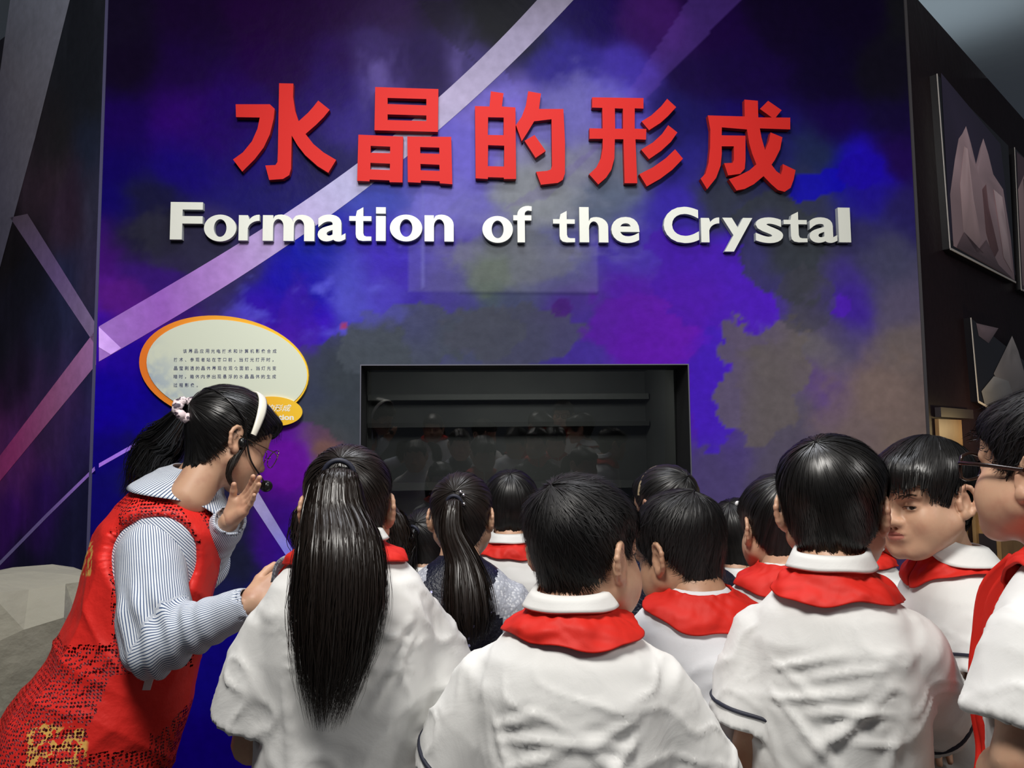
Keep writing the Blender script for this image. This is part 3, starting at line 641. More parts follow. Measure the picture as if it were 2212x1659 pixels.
# ================================================================== PEOPLE: implicit surfaces meshed with surface nets
class SDF:
    """list of primitives (fn, lo, hi, k, op) evaluated on points or meshed on a grid"""
    def __init__(s): s.p = []
    def add(s, fn, lo, hi, k=.02, op='u'): s.p.append((fn, np.asarray(lo, float), np.asarray(hi, float), k, op)); return s
    def cap(s, a, b, ra, rb=None, k=.02, op='u'):
        a, b = np.array(a, float), np.array(b, float); rb = ra if rb is None else rb; m = max(ra, rb)
        ab = b-a; L2 = float(ab@ab)+1e-12
        def fn(x, y, z):
            px, py, pz = x-a[0], y-a[1], z-a[2]
            t = np.clip((px*ab[0]+py*ab[1]+pz*ab[2])/L2, 0, 1)
            return np.sqrt((px-t*ab[0])**2+(py-t*ab[1])**2+(pz-t*ab[2])**2)-(ra+(rb-ra)*t)
        return s.add(fn, np.minimum(a, b)-m, np.maximum(a, b)+m, k, op)
    def ell(s, c, r, k=.02, op='u', M=None):
        c = np.array(c, float); r = np.array(r, float); m = r.max() if M is not None else r
        Mi = None if M is None else np.array(M).T
        def fn(x, y, z):
            q = [x-c[0], y-c[1], z-c[2]]
            if Mi is not None: q = [Mi[i][0]*q[0]+Mi[i][1]*q[1]+Mi[i][2]*q[2] for i in range(3)]
            u = [(q[i]/r[i])**2 for i in range(3)]; v = [(q[i]/r[i]**2)**2 for i in range(3)]
            k0 = np.sqrt(u[0]+u[1]+u[2]); k1 = np.sqrt(v[0]+v[1]+v[2])+1e-9
            return k0*(k0-1)/k1
        return s.add(fn, c-m, c+m, k, op)
    def loft(s, o, A, secs, k=.02, n=2.3, op='u'):
        """o origin, A rotation (columns u, v, w); secs rows: (h along w, cu, cv, a, b)"""
        S_ = np.array(secs, float); S_ = S_[np.argsort(S_[:, 0])]; o = np.array(o, float); A = np.array(A, float)
        def fn(x, y, z):
            qx, qy, qz = x-o[0], y-o[1], z-o[2]
            u = A[0, 0]*qx+A[1, 0]*qy+A[2, 0]*qz; v = A[0, 1]*qx+A[1, 1]*qy+A[2, 1]*qz; w = A[0, 2]*qx+A[1, 2]*qy+A[2, 2]*qz
            cu, cv, a, b = [np.interp(w, S_[:, 0], S_[:, j]) for j in (1, 2, 3, 4)]
            kk = (np.abs((u-cu)/a)**n+np.abs((v-cv)/b)**n)**(1/n)
            d = (kk-1)*np.minimum(a, b)
            return np.maximum(d, np.maximum(w-S_[-1, 0], S_[0, 0]-w))
        pts = []
        for h, cu, cv, a, b in S_:
            for su in (-1, 1):
                for sv in (-1, 1): pts.append(o+A@np.array([cu+su*a, cv+sv*b, h]))
        pts = np.array(pts); return s.add(fn, pts.min(0), pts.max(0), k, op)
    def ev(s, P_):
        P_ = np.asarray(P_, float); x, y, z = P_[..., 0], P_[..., 1], P_[..., 2]; F = None
        for fn, lo, hi, k, op in s.p: F = s._mix(F, fn(x, y, z), k, op)
        return F
    @staticmethod
    def _mix(F, d, k, op):
        if F is None: return d
        if op == 'u':
            h = np.clip(.5+.5*(F-d)/k, 0, 1); return F*(1-h)+d*h-k*h*(1-h)
        if op == 's':
            h = np.clip(.5-.5*(F+d)/k, 0, 1); return F*(1-h)-d*h+k*h*(1-h)
        h = np.clip(.5-.5*(d-F)/k, 0, 1); return d*(1-h)+F*h+k*h*(1-h)
    def mesh(s, h=.006, lo=None, hi=None):
        us = [q for q in s.p if q[4] == 'u']
        lo = np.min([q[1] for q in us], 0)-3*h if lo is None else np.array(lo, float)
        hi = np.max([q[2] for q in us], 0)+3*h if hi is None else np.array(hi, float)
        n = np.ceil((hi-lo)/h).astype(int)+1
        ax = [lo[i]+h*np.arange(n[i]) for i in range(3)]
        F = np.full(n, 1.0)
        for fn, a, b, k, op in s.p:
            m = k+2*h
            i0 = np.clip(np.floor((a-m-lo)/h).astype(int), 0, n); i1 = np.clip(np.ceil((b+m-lo)/h).astype(int)+1, 0, n)
            if (i1 <= i0).any(): continue
            sl = tuple(slice(i0[i], i1[i]) for i in range(3))
            d = fn(ax[0][sl[0]][:, None, None], ax[1][sl[1]][None, :, None], ax[2][sl[2]][None, None, :])
            F[sl] = s._mix(F[sl], d, k, op)
        return nets(F, lo, h)
def nets(F, lo, h):
    I = F < 0; n = np.array(F.shape)-1
    cnt = np.zeros(n, np.int8)
    for dx in (0, 1):
        for dy in (0, 1):
            for dz in (0, 1): cnt += I[dx:n[0]+dx, dy:n[1]+dy, dz:n[2]+dz]
    act = (cnt > 0) & (cnt < 8); idx = -np.ones(n, np.int64); ijk = np.argwhere(act); idx[act] = np.arange(len(ijk))
    acc = np.zeros((len(ijk), 3)); num = np.zeros(len(ijk))
    i, j, k = ijk.T
    for a in range(3):
        b, c = [q for q in range(3) if q != a]
        for ob in (0, 1):
            for oc in (0, 1):
                o0 = [0, 0, 0]; o0[b] = ob; o0[c] = oc; o1 = list(o0); o1[a] = 1
                f0 = F[i+o0[0], j+o0[1], k+o0[2]]; f1 = F[i+o1[0], j+o1[1], k+o1[2]]
                cr = (f0 < 0) != (f1 < 0); t = np.where(cr, f0/np.where(cr, f0-f1, 1), 0)
                p = np.zeros((len(ijk), 3)); p[:, b] = ob; p[:, c] = oc; p[:, a] = t
                acc += np.where(cr[:, None], p, 0); num += cr
    V = lo+h*(ijk+acc/num[:, None])
    Q = []
    for a in range(3):
        b, c = (a+1) % 3, (a+2) % 3
        sl0 = [slice(None)]*3; sl1 = [slice(None)]*3; sl0[a] = slice(0, -1); sl1[a] = slice(1, None)
        s0, s1 = I[tuple(sl0)], I[tuple(sl1)]
        e = np.argwhere(s0 != s1)
        e = e[(e[:, b] > 0) & (e[:, c] > 0) & (e[:, b] < n[b]) & (e[:, c] < n[c])]
        if len(e) == 0: continue
        fl = s0[tuple(e.T)]
        def cell(db, dc):
            q = e.copy(); q[:, b] -= db; q[:, c] -= dc; return idx[tuple(q.T)]
        q = np.stack([cell(1, 1), cell(0, 1), cell(0, 0), cell(1, 0)], 1)
        q[~fl] = q[~fl][:, ::-1]; Q.append(q)
    Q = np.concatenate(Q); Q = Q[(Q >= 0).all(1)]
    return V, Q
def vnormals(V, Q):
    n = np.cross(V[Q[:, 2]]-V[Q[:, 0]], V[Q[:, 3]]-V[Q[:, 1]]); N = np.zeros_like(V)
    for k in range(Q.shape[1]): np.add.at(N, Q[:, k], n)
    return N/(np.linalg.norm(N, axis=1)[:, None]+1e-12)
def unit(v): v = np.asarray(v, float); return v/(np.linalg.norm(v)+1e-12)

# ------------------------------------------------------------------ head (local frame: x right, y forward, z up, origin between the ears)
def head_sdf(detail=False, fat=0.0, female=False):
    s = SDF(); f = fat
    s.ell((0, -.008, .036), (.072, .089, .078), k=.01)
    s.ell((0, .012, -.012), (.062+f, .070, .066), k=.03)
    s.ell((0, .040, -.052), (.044+f, .038, .040), k=.03)          # jaw
    s.cap((-.014, .072, -.083), (.014, .072, -.083), .017, k=.022)  # chin
    for sx in (-1, 1):
        s.ell((sx*(.040+f*.6), .052, -.034), (.027+f, .030, .034+f), k=.028)      # cheeks
        s.cap((sx*.058, .010, -.04), (sx*.03, .06, -.078), .018+f*.5, .014, k=.03)
    s.ell((0, .064, .048), (.052, .024, .036), k=.03)            # forehead
    s.cap((0, .084, .010), (0, .0975, -.020), .0085, .0105, k=.016)    # nose bridge
    s.ell((0, .1005, -.0245), (.0115, .0115, .0095), k=.008)
    for sx in (-1, 1):
        s.ell((sx*.0125, .0925, -.0265), (.0078, .0095, .0075), k=.007)
    s.ell((0, .084, -.049), (.026, .012, .020), k=.014)             # muzzle
    s.cap((-.016, .0905, -.0475), (.016, .0905, -.0475), .0045, k=.005)
    s.cap((-.013, .0895, -.0565), (.013, .0895, -.0565), .0055, k=.005)
    s.ell((0, .0990, -.0520), (.020, .010, .0011), k=.003, op='s')
    for sx in (-1, 1):
        s.ell((sx*.031, .0925, .004), (.017, .014, .012), k=.016, op='s')   # sockets
        s.ell((sx*.031, .0705, .003), (.0165, .0145, .0125), k=.004)         # lids over the ball
        s.cap((sx*.020, .086, .022), (sx*.046, .074, .023), .0045, .004, k=.014)  # brow ridge
        if detail:
            s.ell((sx*.032, .085, .0005), (.0160, .013, .0031), k=.0012, op='s')
        s.ell((sx*.006, .094, -.036), (.0035, .008, .003), k=.003, op='s')
    # ears
    for sx in (-1, 1):
        n_ = 9
        pts = []
        for i in range(n_):
            a = math.radians(-60+i*(300/(n_-1)))
            pts.append((sx*(.077+.010*(-math.cos(a)*.4+.5)), -.012-.0135*math.cos(math.radians(180)-a)*-1 if False else -.012-.0145*math.cos(a+math.pi)*-1, .004+.026*math.sin(a)))
        # rim: C shape open to the front
        rim = []
        for i in range(11):
            a = math.radians(40+i*26)            # from upper front, over the top, back, down to the lobe
            y = -.010+.0165*math.cos(a); z = .003+.027*math.sin(a)
            y -= .004*(z > 0)
            rim.append((sx*(.0745+.011*max(0, -math.cos(a)*.6+.5)), y, z))
        for q0, q1 in zip(rim[:-1], rim[1:]): s.cap(q0, q1, .0042, k=.004)
        s.ell((sx*.0765, -.010, .000), (.0055, .0145, .024), k=.006)          # plate
        s.ell((sx*.0795, -.002, -.022), (.0052, .0075, .010), k=.006)        # lobe
        s.ell((sx*.0840, -.006, .002), (.0065, .0080, .012), k=.004, op='s')  # concha
        s.cap((sx*.0765, .0045, .002), (sx*.0775, .004, -.010), .0042, k=.004)  # tragus
    # neck
    s.cap((0, -.014, -.045), (0, -.030, -.150), .046+f*.5, .047+f*.5, k=.028)
    return s
_skull = SDF(); _skull.ell((0, -.008, .036), (.072, .089, .078), k=.01); _skull.ell((0, .012, -.012), (.062, .070, .066), k=.03)
_skull.ell((0, .064, .048), (.052, .024, .036), k=.03); _skull.cap((0, -.014, -.045), (0, -.030, -.150), .046, .047, k=.028); _skull.ell((0, .040, -.052), (.044, .038, .040), k=.03)
def radial(s, C, D, r0=.03, r1=.2, n=36):
    """first exit radius of the implicit surface along directions D from C"""
    rs = np.linspace(r0, r1, n); f0 = s.ev(C+D*r0); r = np.full(D.shape[:-1], r1); done = np.zeros(D.shape[:-1], bool)
    for a, b in zip(rs[:-1], rs[1:]):
        f1 = s.ev(C+D*b); hit = (~done) & (f0 < 0) & (f1 >= 0)
        t = f0/(f0-f1+1e-12); r = np.where(hit, a+(b-a)*t, r); done |= hit; f0 = f1
    return r
_HC = {}
def head_mesh(h, detail=False, fat=0.0):
    key = (h, detail, fat)
    if key not in _HC: _HC[key] = head_sdf(detail, fat).mesh(h)
    return _HC[key]

# hairlines: lowest z of the hair as a function of y (head frame), per style
HL = {'boy':   ([-.12, -.055, -.040, -.028, -.008, .006, .020, .034, .050, .066, .10], [-.058, -.060, -.050, -.024, .016, .022, -.004, .014, .040, .050, .052]),
      'mop':   ([-.12, -.055, -.040, -.028, -.008, .006, .024, .040, .056, .070, .10], [-.064, -.066, -.054, -.030, .012, .016, -.012, .006, .030, .034, .034]),
      'fringe':([-.12, -.055, -.040, -.028, -.008, .006, .022, .040, .058, .072, .12], [-.062, -.066, -.054, -.030, .020, .024, -.004, .012, .032, .038, .041]),
      'tied':  ([-.12, -.055, -.040, -.030, -.012, .006, .020, .038, .056, .070, .10], [-.086, -.084, -.066, -.040, .012, .016, .000, .022, .044, .054, .058])}
HC0 = np.array([0, -.006, .026])
_cache = {}
def hair_cap(style, pole, seed, top=.018, side=.008, groove=.0035, nphi=300, nth=96, clump=70, wild=0.0, fr_drop=0.0, taper=.03):
    """hair shell over the skull, its parting lines running out from the pole (crown or hair tie)"""
    pole = unit(pole); ex = unit(np.cross(pole, (1, .2, .1))); ey = np.cross(pole, ex)
    th = np.linspace(0.02, math.pi-.25, nth)[:, None]; ph = (np.arange(nphi)*2*math.pi/nphi)[None, :]
    D = np.cos(th)[..., None]*pole+np.sin(th)[..., None]*(np.cos(ph)[..., None]*ex+np.sin(ph)[..., None]*ey)
    key = (tuple(np.round(pole, 3)), nphi, nth)
    if key not in _cache: _cache[key] = radial(_skull, HC0, D)
    r = _cache[key]
    P0 = HC0+D*r[..., None]
    hy, hz = HL[style]
    # strands are grouped in locks: ragged hairline per azimuth
    q = np.stack([np.cos(ph)*clump/6.28+0*th, np.sin(ph)*clump/6.28+0*th, th*1.2+0*ph], -1)
    n1 = vnoise(q, seed); n2 = vnoise(q*np.array([2.7, 2.7, 2.2]), seed+1); n3 = vnoise(q*np.array([.3, .3, 2])+9, seed+2)
    m = P0[..., 2]-np.interp(P0[..., 1], hy, hz)+.006*n1+.004*n2
    up = np.clip((P0[..., 2]-.0)/.08, 0, 1); T = side+(top-side)*up*up*(3-2*up)
    edge = np.clip(m/taper, 0, 1); edge = edge*(2-edge)
    earc = np.exp(-((P0[..., 1]+.004)/.028)**2-((P0[..., 2]-.012)/.028)**2)*(np.abs(P0[..., 0]) > .05); T = T*(1-.75*earc)
    T = T*(.25+.75*edge)+groove*(1-.7*earc)*(n1*.6+n2*.4)*(.4+.6*up)+wild*n3
    if fr_drop: T = T+fr_drop*np.clip((P0[..., 1]-.04)/.04, 0, 1)*np.clip(1-(P0[..., 2]-.05)/.05, 0, 1)
    ok = m > 0
    T = np.where(ok, np.maximum(T, .0012), -.004)
    V = HC0+D*(r+T)[..., None]
    i = np.arange(nth-1)[:, None]*nphi+np.arange(nphi)[None, :]; j = np.arange(nth-1)[:, None]*nphi+(np.arange(nphi)[None, :]+1) % nphi
    Q = np.stack([i, i+nphi, j+nphi, j], -1)
    keep = ok[:-1, :] | ok[1:, :] | ok[:-1, (np.arange(nphi)+1) % nphi] | ok[1:, (np.arange(nphi)+1) % nphi]
    Q = Q[keep]
    return dict(V=V.reshape(-1, 3), Q=Q, D=D, R=r+np.maximum(T, 0), ok=ok, nphi=nphi, nth=nth)
def cap_strands(c, n, seed, length=(14, 30), lift=.004, w=.0011, jit=.12, start=(1, 70), segs=6):
    rg = np.random.default_rng(seed); nphi, nth = c['nphi'], c['nth']
    ph = rg.integers(0, nphi, n); t0 = rg.integers(start[0], min(start[1], nth-4), n)
    ok = c['ok'][t0, ph]; ph, t0 = ph[ok], t0[ok]; n = len(ph)
    L = rg.uniform(*length, n); dr = rg.normal(0, jit, n); lf = rg.uniform(.2, 1.2, n)*lift
    Pn, Sd = [], []
    alive = np.ones(n, bool); over = rg.uniform(-.5, 2.2, n)*(nth/96); tprev = t0.astype(float)
    for k in range(segs+1):
        u = k/segs; tt = np.clip(t0+L*u, 0, nth-1); tt = np.where(alive, tt, tprev+over/segs); tprev = tt; pp = ph+dr*L*u*.6*(1+.5*u)
        ti = np.floor(tt).astype(int); fi = tt-ti; t2 = np.minimum(ti+1, nth-1); pi_ = np.floor(pp).astype(int) % nphi; pf = pp-np.floor(pp); p2 = (pi_+1) % nphi
        D = (c['D'][ti, pi_]*(1-pf)[:, None]+c['D'][ti, p2]*pf[:, None])*(1-fi)[:, None]+(c['D'][t2, pi_]*(1-pf)[:, None]+c['D'][t2, p2]*pf[:, None])*fi[:, None]
        D /= np.linalg.norm(D, axis=1)[:, None]
        okk = c['ok'][ti, pi_]; okn = c['ok'][t2, pi_]
        Rr = c['R'][ti, pi_]*(1-fi)+c['R'][t2, pi_]*fi
        alive &= okk & okn
        if k == 0: last = Rr.copy()
        Rr = np.where(okk & okn, Rr, last); last = Rr
        Pn.append(HC0+D*(Rr+.0008+lf*u**1.5)[:, None])
    Pn = np.array(Pn)                                   # segs+1, n, 3
    return ribbons(Pn, w, lambda P_: unit_rows(P_-HC0))
def unit_rows(v): return v/(np.linalg.norm(v, axis=-1, keepdims=True)+1e-12)
def ribbons(Pn, w, nfn=None, taper=True, tilt=None):
    """Pn: (m, n, 3) strand points -> thin ribbons; nfn gives the facing direction"""
    m, n, _ = Pn.shape; T = np.gradient(Pn, axis=0); N = nfn(Pn) if nfn is not None else np.broadcast_to(np.array((0, -1., 0)), Pn.shape)
    if tilt is not None: N = unit_rows(N+tilt)
    Sd = unit_rows(np.cross(T, N)); ww = (w if np.isscalar(w) else w[None, :, None])
    tp = np.ones(m) if not taper else np.interp(np.linspace(0, 1, m), [0, .15, .7, 1], [.5, 1, .9, .12])
    A = Pn-Sd*ww*.5*tp[:, None, None]; B = Pn+Sd*ww*.5*tp[:, None, None]
    V = np.stack([A, B], 2).reshape(-1, 3)              # index (i*n + j)*2 + s
    i = (np.arange(m-1)[:, None]*n+np.arange(n)[None, :])*2; k = i+2*n
    return V, np.stack([i, i+1, k+1, k], -1).reshape(-1, 4)
def spline(pts, m):
    pts = np.array(pts, float); n = len(pts); d = np.r_[0, np.cumsum(np.linalg.norm(np.diff(pts, axis=0), axis=1))]; d /= d[-1]
    t = np.linspace(0, 1, m); out = np.zeros((m, pts.shape[1]))
    ext = np.vstack([2*pts[0]-pts[1], pts, 2*pts[-1]-pts[-2]])
    for a, tt in enumerate(t):
        i = min(np.searchsorted(d, tt, 'right')-1, n-2); u = (tt-d[i])/(d[i+1]-d[i])
        p0, p1, p2, p3 = ext[i], ext[i+1], ext[i+2], ext[i+3]
        out[a] = .5*((2*p1)+(-p0+p2)*u+(2*p0-5*p1+4*p2-p3)*u*u+(-p0+3*p1-3*p2+p3)*u**3)
    return out
def frame_of(C, up=(0, 1, 0)):
    if up is None:
        T = unit_rows(np.gradient(C, axis=0)); B = unit_rows(np.cross(T, np.array((1., .05, 0.)))); return T, np.cross(B, T), B
    T = unit_rows(np.gradient(C, axis=0)); A = unit_rows(np.cross(T, np.array(up, float))); B = np.cross(T, A); return T, A, B
def tube(C, rad, n=16, flat=1.0, noise=0.0, seed=0, up=(0, 1, 0), closed=True, groove=26):
    m = len(C); T, A, B = frame_of(np.asarray(C, float), up); rad = np.broadcast_to(np.asarray(rad, float), (m,))
    a = np.arange(n)*2*math.pi/n; nz = 1
    if noise:
        q = np.stack([np.cos(a)[None, :]*groove/6.28+0*rad[:, None], np.sin(a)[None, :]*groove/6.28+0*rad[:, None], np.linspace(0, 3, m)[:, None]+0*a[None, :]], -1); nz = 1+noise*vnoise(q, seed)
    rr = rad[:, None]*nz
    V = np.asarray(C)[:, None]+A[:, None]*(np.cos(a)[None, :]*rr)[..., None]+B[:, None]*(np.sin(a)[None, :]*rr*flat)[..., None]
    i = np.arange(m-1)[:, None]*n+np.arange(n)[None, :]; j = np.arange(m-1)[:, None]*n+(np.arange(n)[None, :]+1) % n
    Q = np.stack([i, j, j+n, i+n], -1).reshape(-1, 4); V = V.reshape(-1, 3)
    if closed:
        c0, c1_ = len(V), len(V)+1; V = np.vstack([V, C[0], C[-1]]); k = np.arange(n); k2 = (k+1) % n
        Q = np.vstack([Q, np.stack([k2, k, np.full(n, c0), np.full(n, c0)], 1)[:, [0, 1, 2, 2]], np.stack([k+(m-1)*n, k2+(m-1)*n, np.full(n, c1_), np.full(n, c1_)], 1)])
    return V, Q
def fixq(V, Q):
    """quads whose last two indices coincide become separate triangles in from_pydata form; here: split all into safe faces"""
    bad = Q[:, 2] == Q[:, 3]; return V, Q, bad
def tail(C, rad, n, seed, flat=.6, w=.0028, m=26, endr=(.72, 1.0), wave=.004, up=None, core=.82, spread=1.0):
    """bundle of hair along centre line C (points), rad: radii at the control points"""
    C = np.array(C, float); cl = spline(C, m); t = np.linspace(0, 1, m); rr = np.interp(t, np.linspace(0, 1, len(rad)), rad)
    T, A, B = frame_of(cl, up); rg = np.random.default_rng(seed)
    parts = []
    kc = int(m*.86); V, Q = tube(cl[:kc], rr[:kc]*core*np.interp(np.linspace(0, 1, kc), [0, .8, 1], [1, .9, .25]), n=40, flat=flat, noise=.16, seed=seed, up=up, closed=False, groove=40)
    parts.append((V, Q, 0))
    a = rg.uniform(0, 2*math.pi, n); q = np.sqrt(rg.uniform(.45, 1.25, n)); e = rg.uniform(*endr, n); ph = rg.uniform(0, 6.28, n); fr = rg.uniform(1, 3, n); am = wave*rg.uniform(.2, 1.4, n)
    a2 = a+rg.normal(0, .25, n); sp = 1+rg.normal(0, .10, n)*spread
    S_ = 15; Pn = []; Nn = []
    for k in range(S_):
        u = k/(S_-1)*e; f = u*(m-1); i = np.minimum(np.floor(f).astype(int), m-2); g = (f-i)[:, None]
        c = cl[i]*(1-g)+cl[i+1]*g; Aa = A[i]*(1-g)+A[i+1]*g; Bb = B[i]*(1-g)+B[i+1]*g; r_ = (rr[i]*(1-g[:, 0])+rr[i+1]*g[:, 0])*q*(1+(sp-1)*u)
        aa = a+(a2-a)*u; wv = am*u*np.sin(fr*6.28*u+ph)
        nrm = Aa*np.cos(aa)[:, None]+Bb*np.sin(aa)[:, None]
        Pn.append(c+Aa*((np.cos(aa)*r_+wv)[:, None])+Bb*((np.sin(aa)*r_*flat)[:, None])); Nn.append(nrm)
    Pn = np.array(Pn); Nn = np.array(Nn)
    V, Q = ribbons(Pn, rg.uniform(.5, 1.3, n)*w, lambda _: Nn, tilt=rg.normal(0, .35, (1, n, 3)))
    parts.append((V, Q, 0)); return parts

# ------------------------------------------------------------------ hands
def hand(s, wrist, d, palm, side, curl=.35, size=1.0, spread=.12, k=.006, thumb_out=.7, curls=None):
    """adds a hand to SDF s. d: pointing direction, palm: palm-facing normal, side: +1 thumb on the (d x palm) side"""
    d = unit(d); n = unit(np.array(palm)-d*np.dot(palm, d)); t = np.cross(d, n)*side; w = np.array(wrist, float); z = size
    s.cap(w-d*.02*z, w+d*.012*z, .021*z, .023*z, k=.015)
    kn = []
    for i in range(4):
        o = (.026-.0175*i); k0 = w+d*(.078-.006*abs(i-1.2))*z+t*o*z; kn.append(k0)
        s.cap(w+d*.008*z+t*o*.55*z, k0, .0135*z, .0105*z, k=.012)
    s.cap(w+d*.02*z+t*.012*z+n*.006*z, w+d*.05*z+t*.022*z+n*.008*z, .014*z, .012*z, k=.012)
    s.cap(w+d*.02*z-t*.012*z+n*.005*z, w+d*.055*z-t*.020*z+n*.005*z, .013*z, .010*z, k=.012)
    Ls = (.040, .044, .041, .032)
    for i in range(4):
        p = kn[i]; c = curl if curls is None else curls[i]; ang = 0; dd = unit(d+t*(spread*(1.5-i)*.6)); r = (.0088, .0090, .0086, .0076)[i]*z
        for j, f in enumerate((1, .62, .5)):
            ang += c*(.7, 1.1, .8)[j]; v = dd*math.cos(ang)+n*math.sin(ang); q = p+v*Ls[i]*f*z
            s.cap(p, q, r*(1-.07*j), r*(1-.07*(j+1)), k=.0035); p = q
    p = w+d*.018*z+t*.020*z+n*.004*z
    v = unit(d*.62+t*thumb_out+n*.25)
    q = p+v*.036*z; s.cap(p, q, .0135*z, .0105*z, k=.012)
    v2 = unit(v*.8+d*.5+n*.25); q2 = q+v2*.028*z; s.cap(q, q2, .0102*z, .0095*z, k=.004)
    v3 = unit(v2+n*.2+d*.2); s.cap(q2, q2+v3*.022*z, .0095*z, .0075*z, k=.004)

# ------------------------------------------------------------------ drapes: cloth lying on an implicit surface around the neck
def drape(s, C, fth, foff, nphi=96, nt=12, phi=(0, 2*math.pi), thick=.0025, rmax=.30, B=None):
    """C centre inside the chest; phi 0 = back; fth(phi) -> (start angle from up, cloth length down the surface in metres); foff(phi, t) offset"""
    full = abs(phi[1]-phi[0]-2*math.pi) < 1e-6
    ps = np.linspace(phi[0], phi[1], nphi, endpoint=not full); ts = np.linspace(0, 1, nt); K = 70
    PH, TT = np.meshgrid(ps, ts, indexing='ij')
    th0 = np.array([fth(p)[0] for p in ps]); Ln = np.array([fth(p)[1] for p in ps])
    TH = th0[:, None]+(math.radians(140)-th0)[:, None]*np.linspace(0, 1, K)[None, :]; PK = np.broadcast_to(ps[:, None], TH.shape)
    def dirs(th, ph):
        D = np.stack([np.sin(th)*np.sin(ph), -np.sin(th)*np.cos(ph), np.cos(th)], -1); return D if B is None else D@np.array(B).T
    D = dirs(TH, PK); r = radial(s, np.array(C), D, r0=.012, r1=rmax, n=70); Q_ = D*r[..., None]
    L = np.concatenate([np.zeros((nphi, 1)), np.cumsum(np.linalg.norm(np.diff(Q_, axis=1), axis=2), axis=1)], 1)
    R_ = np.zeros((nphi, nt)); T_ = np.zeros((nphi, nt))
    for q in range(nphi):
        T_[q] = np.interp(ts*Ln[q], L[q], TH[q]); R_[q] = np.interp(ts*Ln[q], L[q], r[q])
    D = dirs(T_, PH); r = R_
    off = foff(PH, TT); V = np.array(C)+D*(r+off)[..., None]; V2 = np.array(C)+D*(r+off-thick)[..., None]
    def idx(i, j): return i*nt+j
    ni = nphi if full else nphi-1
    i = np.arange(ni)[:, None]; i2 = (i+1) % nphi; j = np.arange(nt-1)[None, :]; N = nphi*nt
    top = np.stack([i*nt+j, i*nt+j+1, i2*nt+j+1, i2*nt+j], -1).reshape(-1, 4); bot = (top+N)[:, ::-1]
    i = i[:, 0]; i2 = i2[:, 0]
    e1 = np.stack([i*nt+nt-1, i*nt+nt-1+N, i2*nt+nt-1+N, i2*nt+nt-1], -1); e0 = np.stack([i2*nt, i2*nt+N, i*nt+N, i*nt], -1)
    Fs = [top, bot, e1, e0]
    if not full:
        jj = np.arange(nt-1); Fs.append(np.stack([jj, jj+N, jj+1+N, jj+1], -1)); b_ = (nphi-1)*nt; Fs.append(np.stack([b_+jj+1, b_+jj+1+N, b_+jj+N, b_+jj], -1))
    return np.concatenate([V.reshape(-1, 3), V2.reshape(-1, 3)]), np.concatenate(Fs)

# ------------------------------------------------------------------ materials for people
def skin_extra(nt, b):
    vary((.50, .26, .17), 25, .45, .7)(nt, b)
M_skin = mat('skin', (.58, .345, .225), .48, bump=(180, .08, .0008), extra=skin_extra, Subsurface_Weight=.08, Subsurface_Scale=.02)
M_skin_dark = mat('skin_tan', (.44, .25, .155), .5, bump=(180, .08, .0008), extra=vary((.38, .2, .12), 25, .45, .7), Subsurface_Weight=.08, Subsurface_Scale=.02)
M_lip = mat('lips', (.45, .17, .13), .45); M_eyew = mat('eye_white', (.55, .5, .46), .3); M_iris = mat('iris', (.012, .007, .005), .15)
M_hair = mat('black_hair', (.0065, .0058, .0055), .36, spec=.55); M_hairb = mat('brown_black_hair', (.013, .0085, .0065), .38, spec=.55)
M_hairm = mat('cropped_black_hair', (.0075, .0068, .0072), .52, spec=.4)
M_cap = mat('hair_mass', (.0055, .005, .005), .45, spec=.45); M_capb = mat('brown_hair_mass', (.010, .007, .0055), .45, spec=.4)
def cloth_extra(nt, b):
    """creases of thin woven cotton: stretched noise bump on top of the modelled folds"""
    tc = nt.nodes.new('ShaderNodeTexCoord'); n = nt.nodes.new('ShaderNodeTexNoise'); n.inputs['Scale'].default_value = 9; n.inputs['Detail'].default_value = 4; n.inputs['Distortion'].default_value = 1.2
    n2 = nt.nodes.new('ShaderNodeTexNoise'); n2.inputs['Scale'].default_value = 420; n2.inputs['Detail'].default_value = 1
    nt.links.new(tc.outputs['Object'], n.inputs[0]); nt.links.new(tc.outputs['Object'], n2.inputs[0])
    b1 = nt.nodes.new('ShaderNodeBump'); b1.inputs['Strength'].default_value = .22; b1.inputs['Distance'].default_value = .010; nt.links.new(n.outputs[0], b1.inputs['Height'])
    b2 = nt.nodes.new('ShaderNodeBump'); b2.inputs['Strength'].default_value = .12; b2.inputs['Distance'].default_value = .0006
    nt.links.new(n2.outputs[0], b2.inputs['Height']); nt.links.new(b1.outputs[0], b2.inputs['Normal']); nt.links.new(b2.outputs[0], b.inputs['Normal'])
M_shirt = mat('white_cotton', (.74, .74, .725), .75, spec=.25, extra=cloth_extra)
M_shirt2 = mat('white_cotton_cool', (.72, .73, .76), .75, spec=.25, extra=cloth_extra)
M_scarf = mat('red_scarf', (.60, .020, .012), .6, spec=.25, extra=cloth_extra)
M_pipe = mat('navy_piping', (.012, .014, .03), .6); M_trous = mat('dark_trousers', (.02, .022, .035), .8); M_shoe = mat('white_shoe', (.5, .5, .5), .5)
M_seq = None
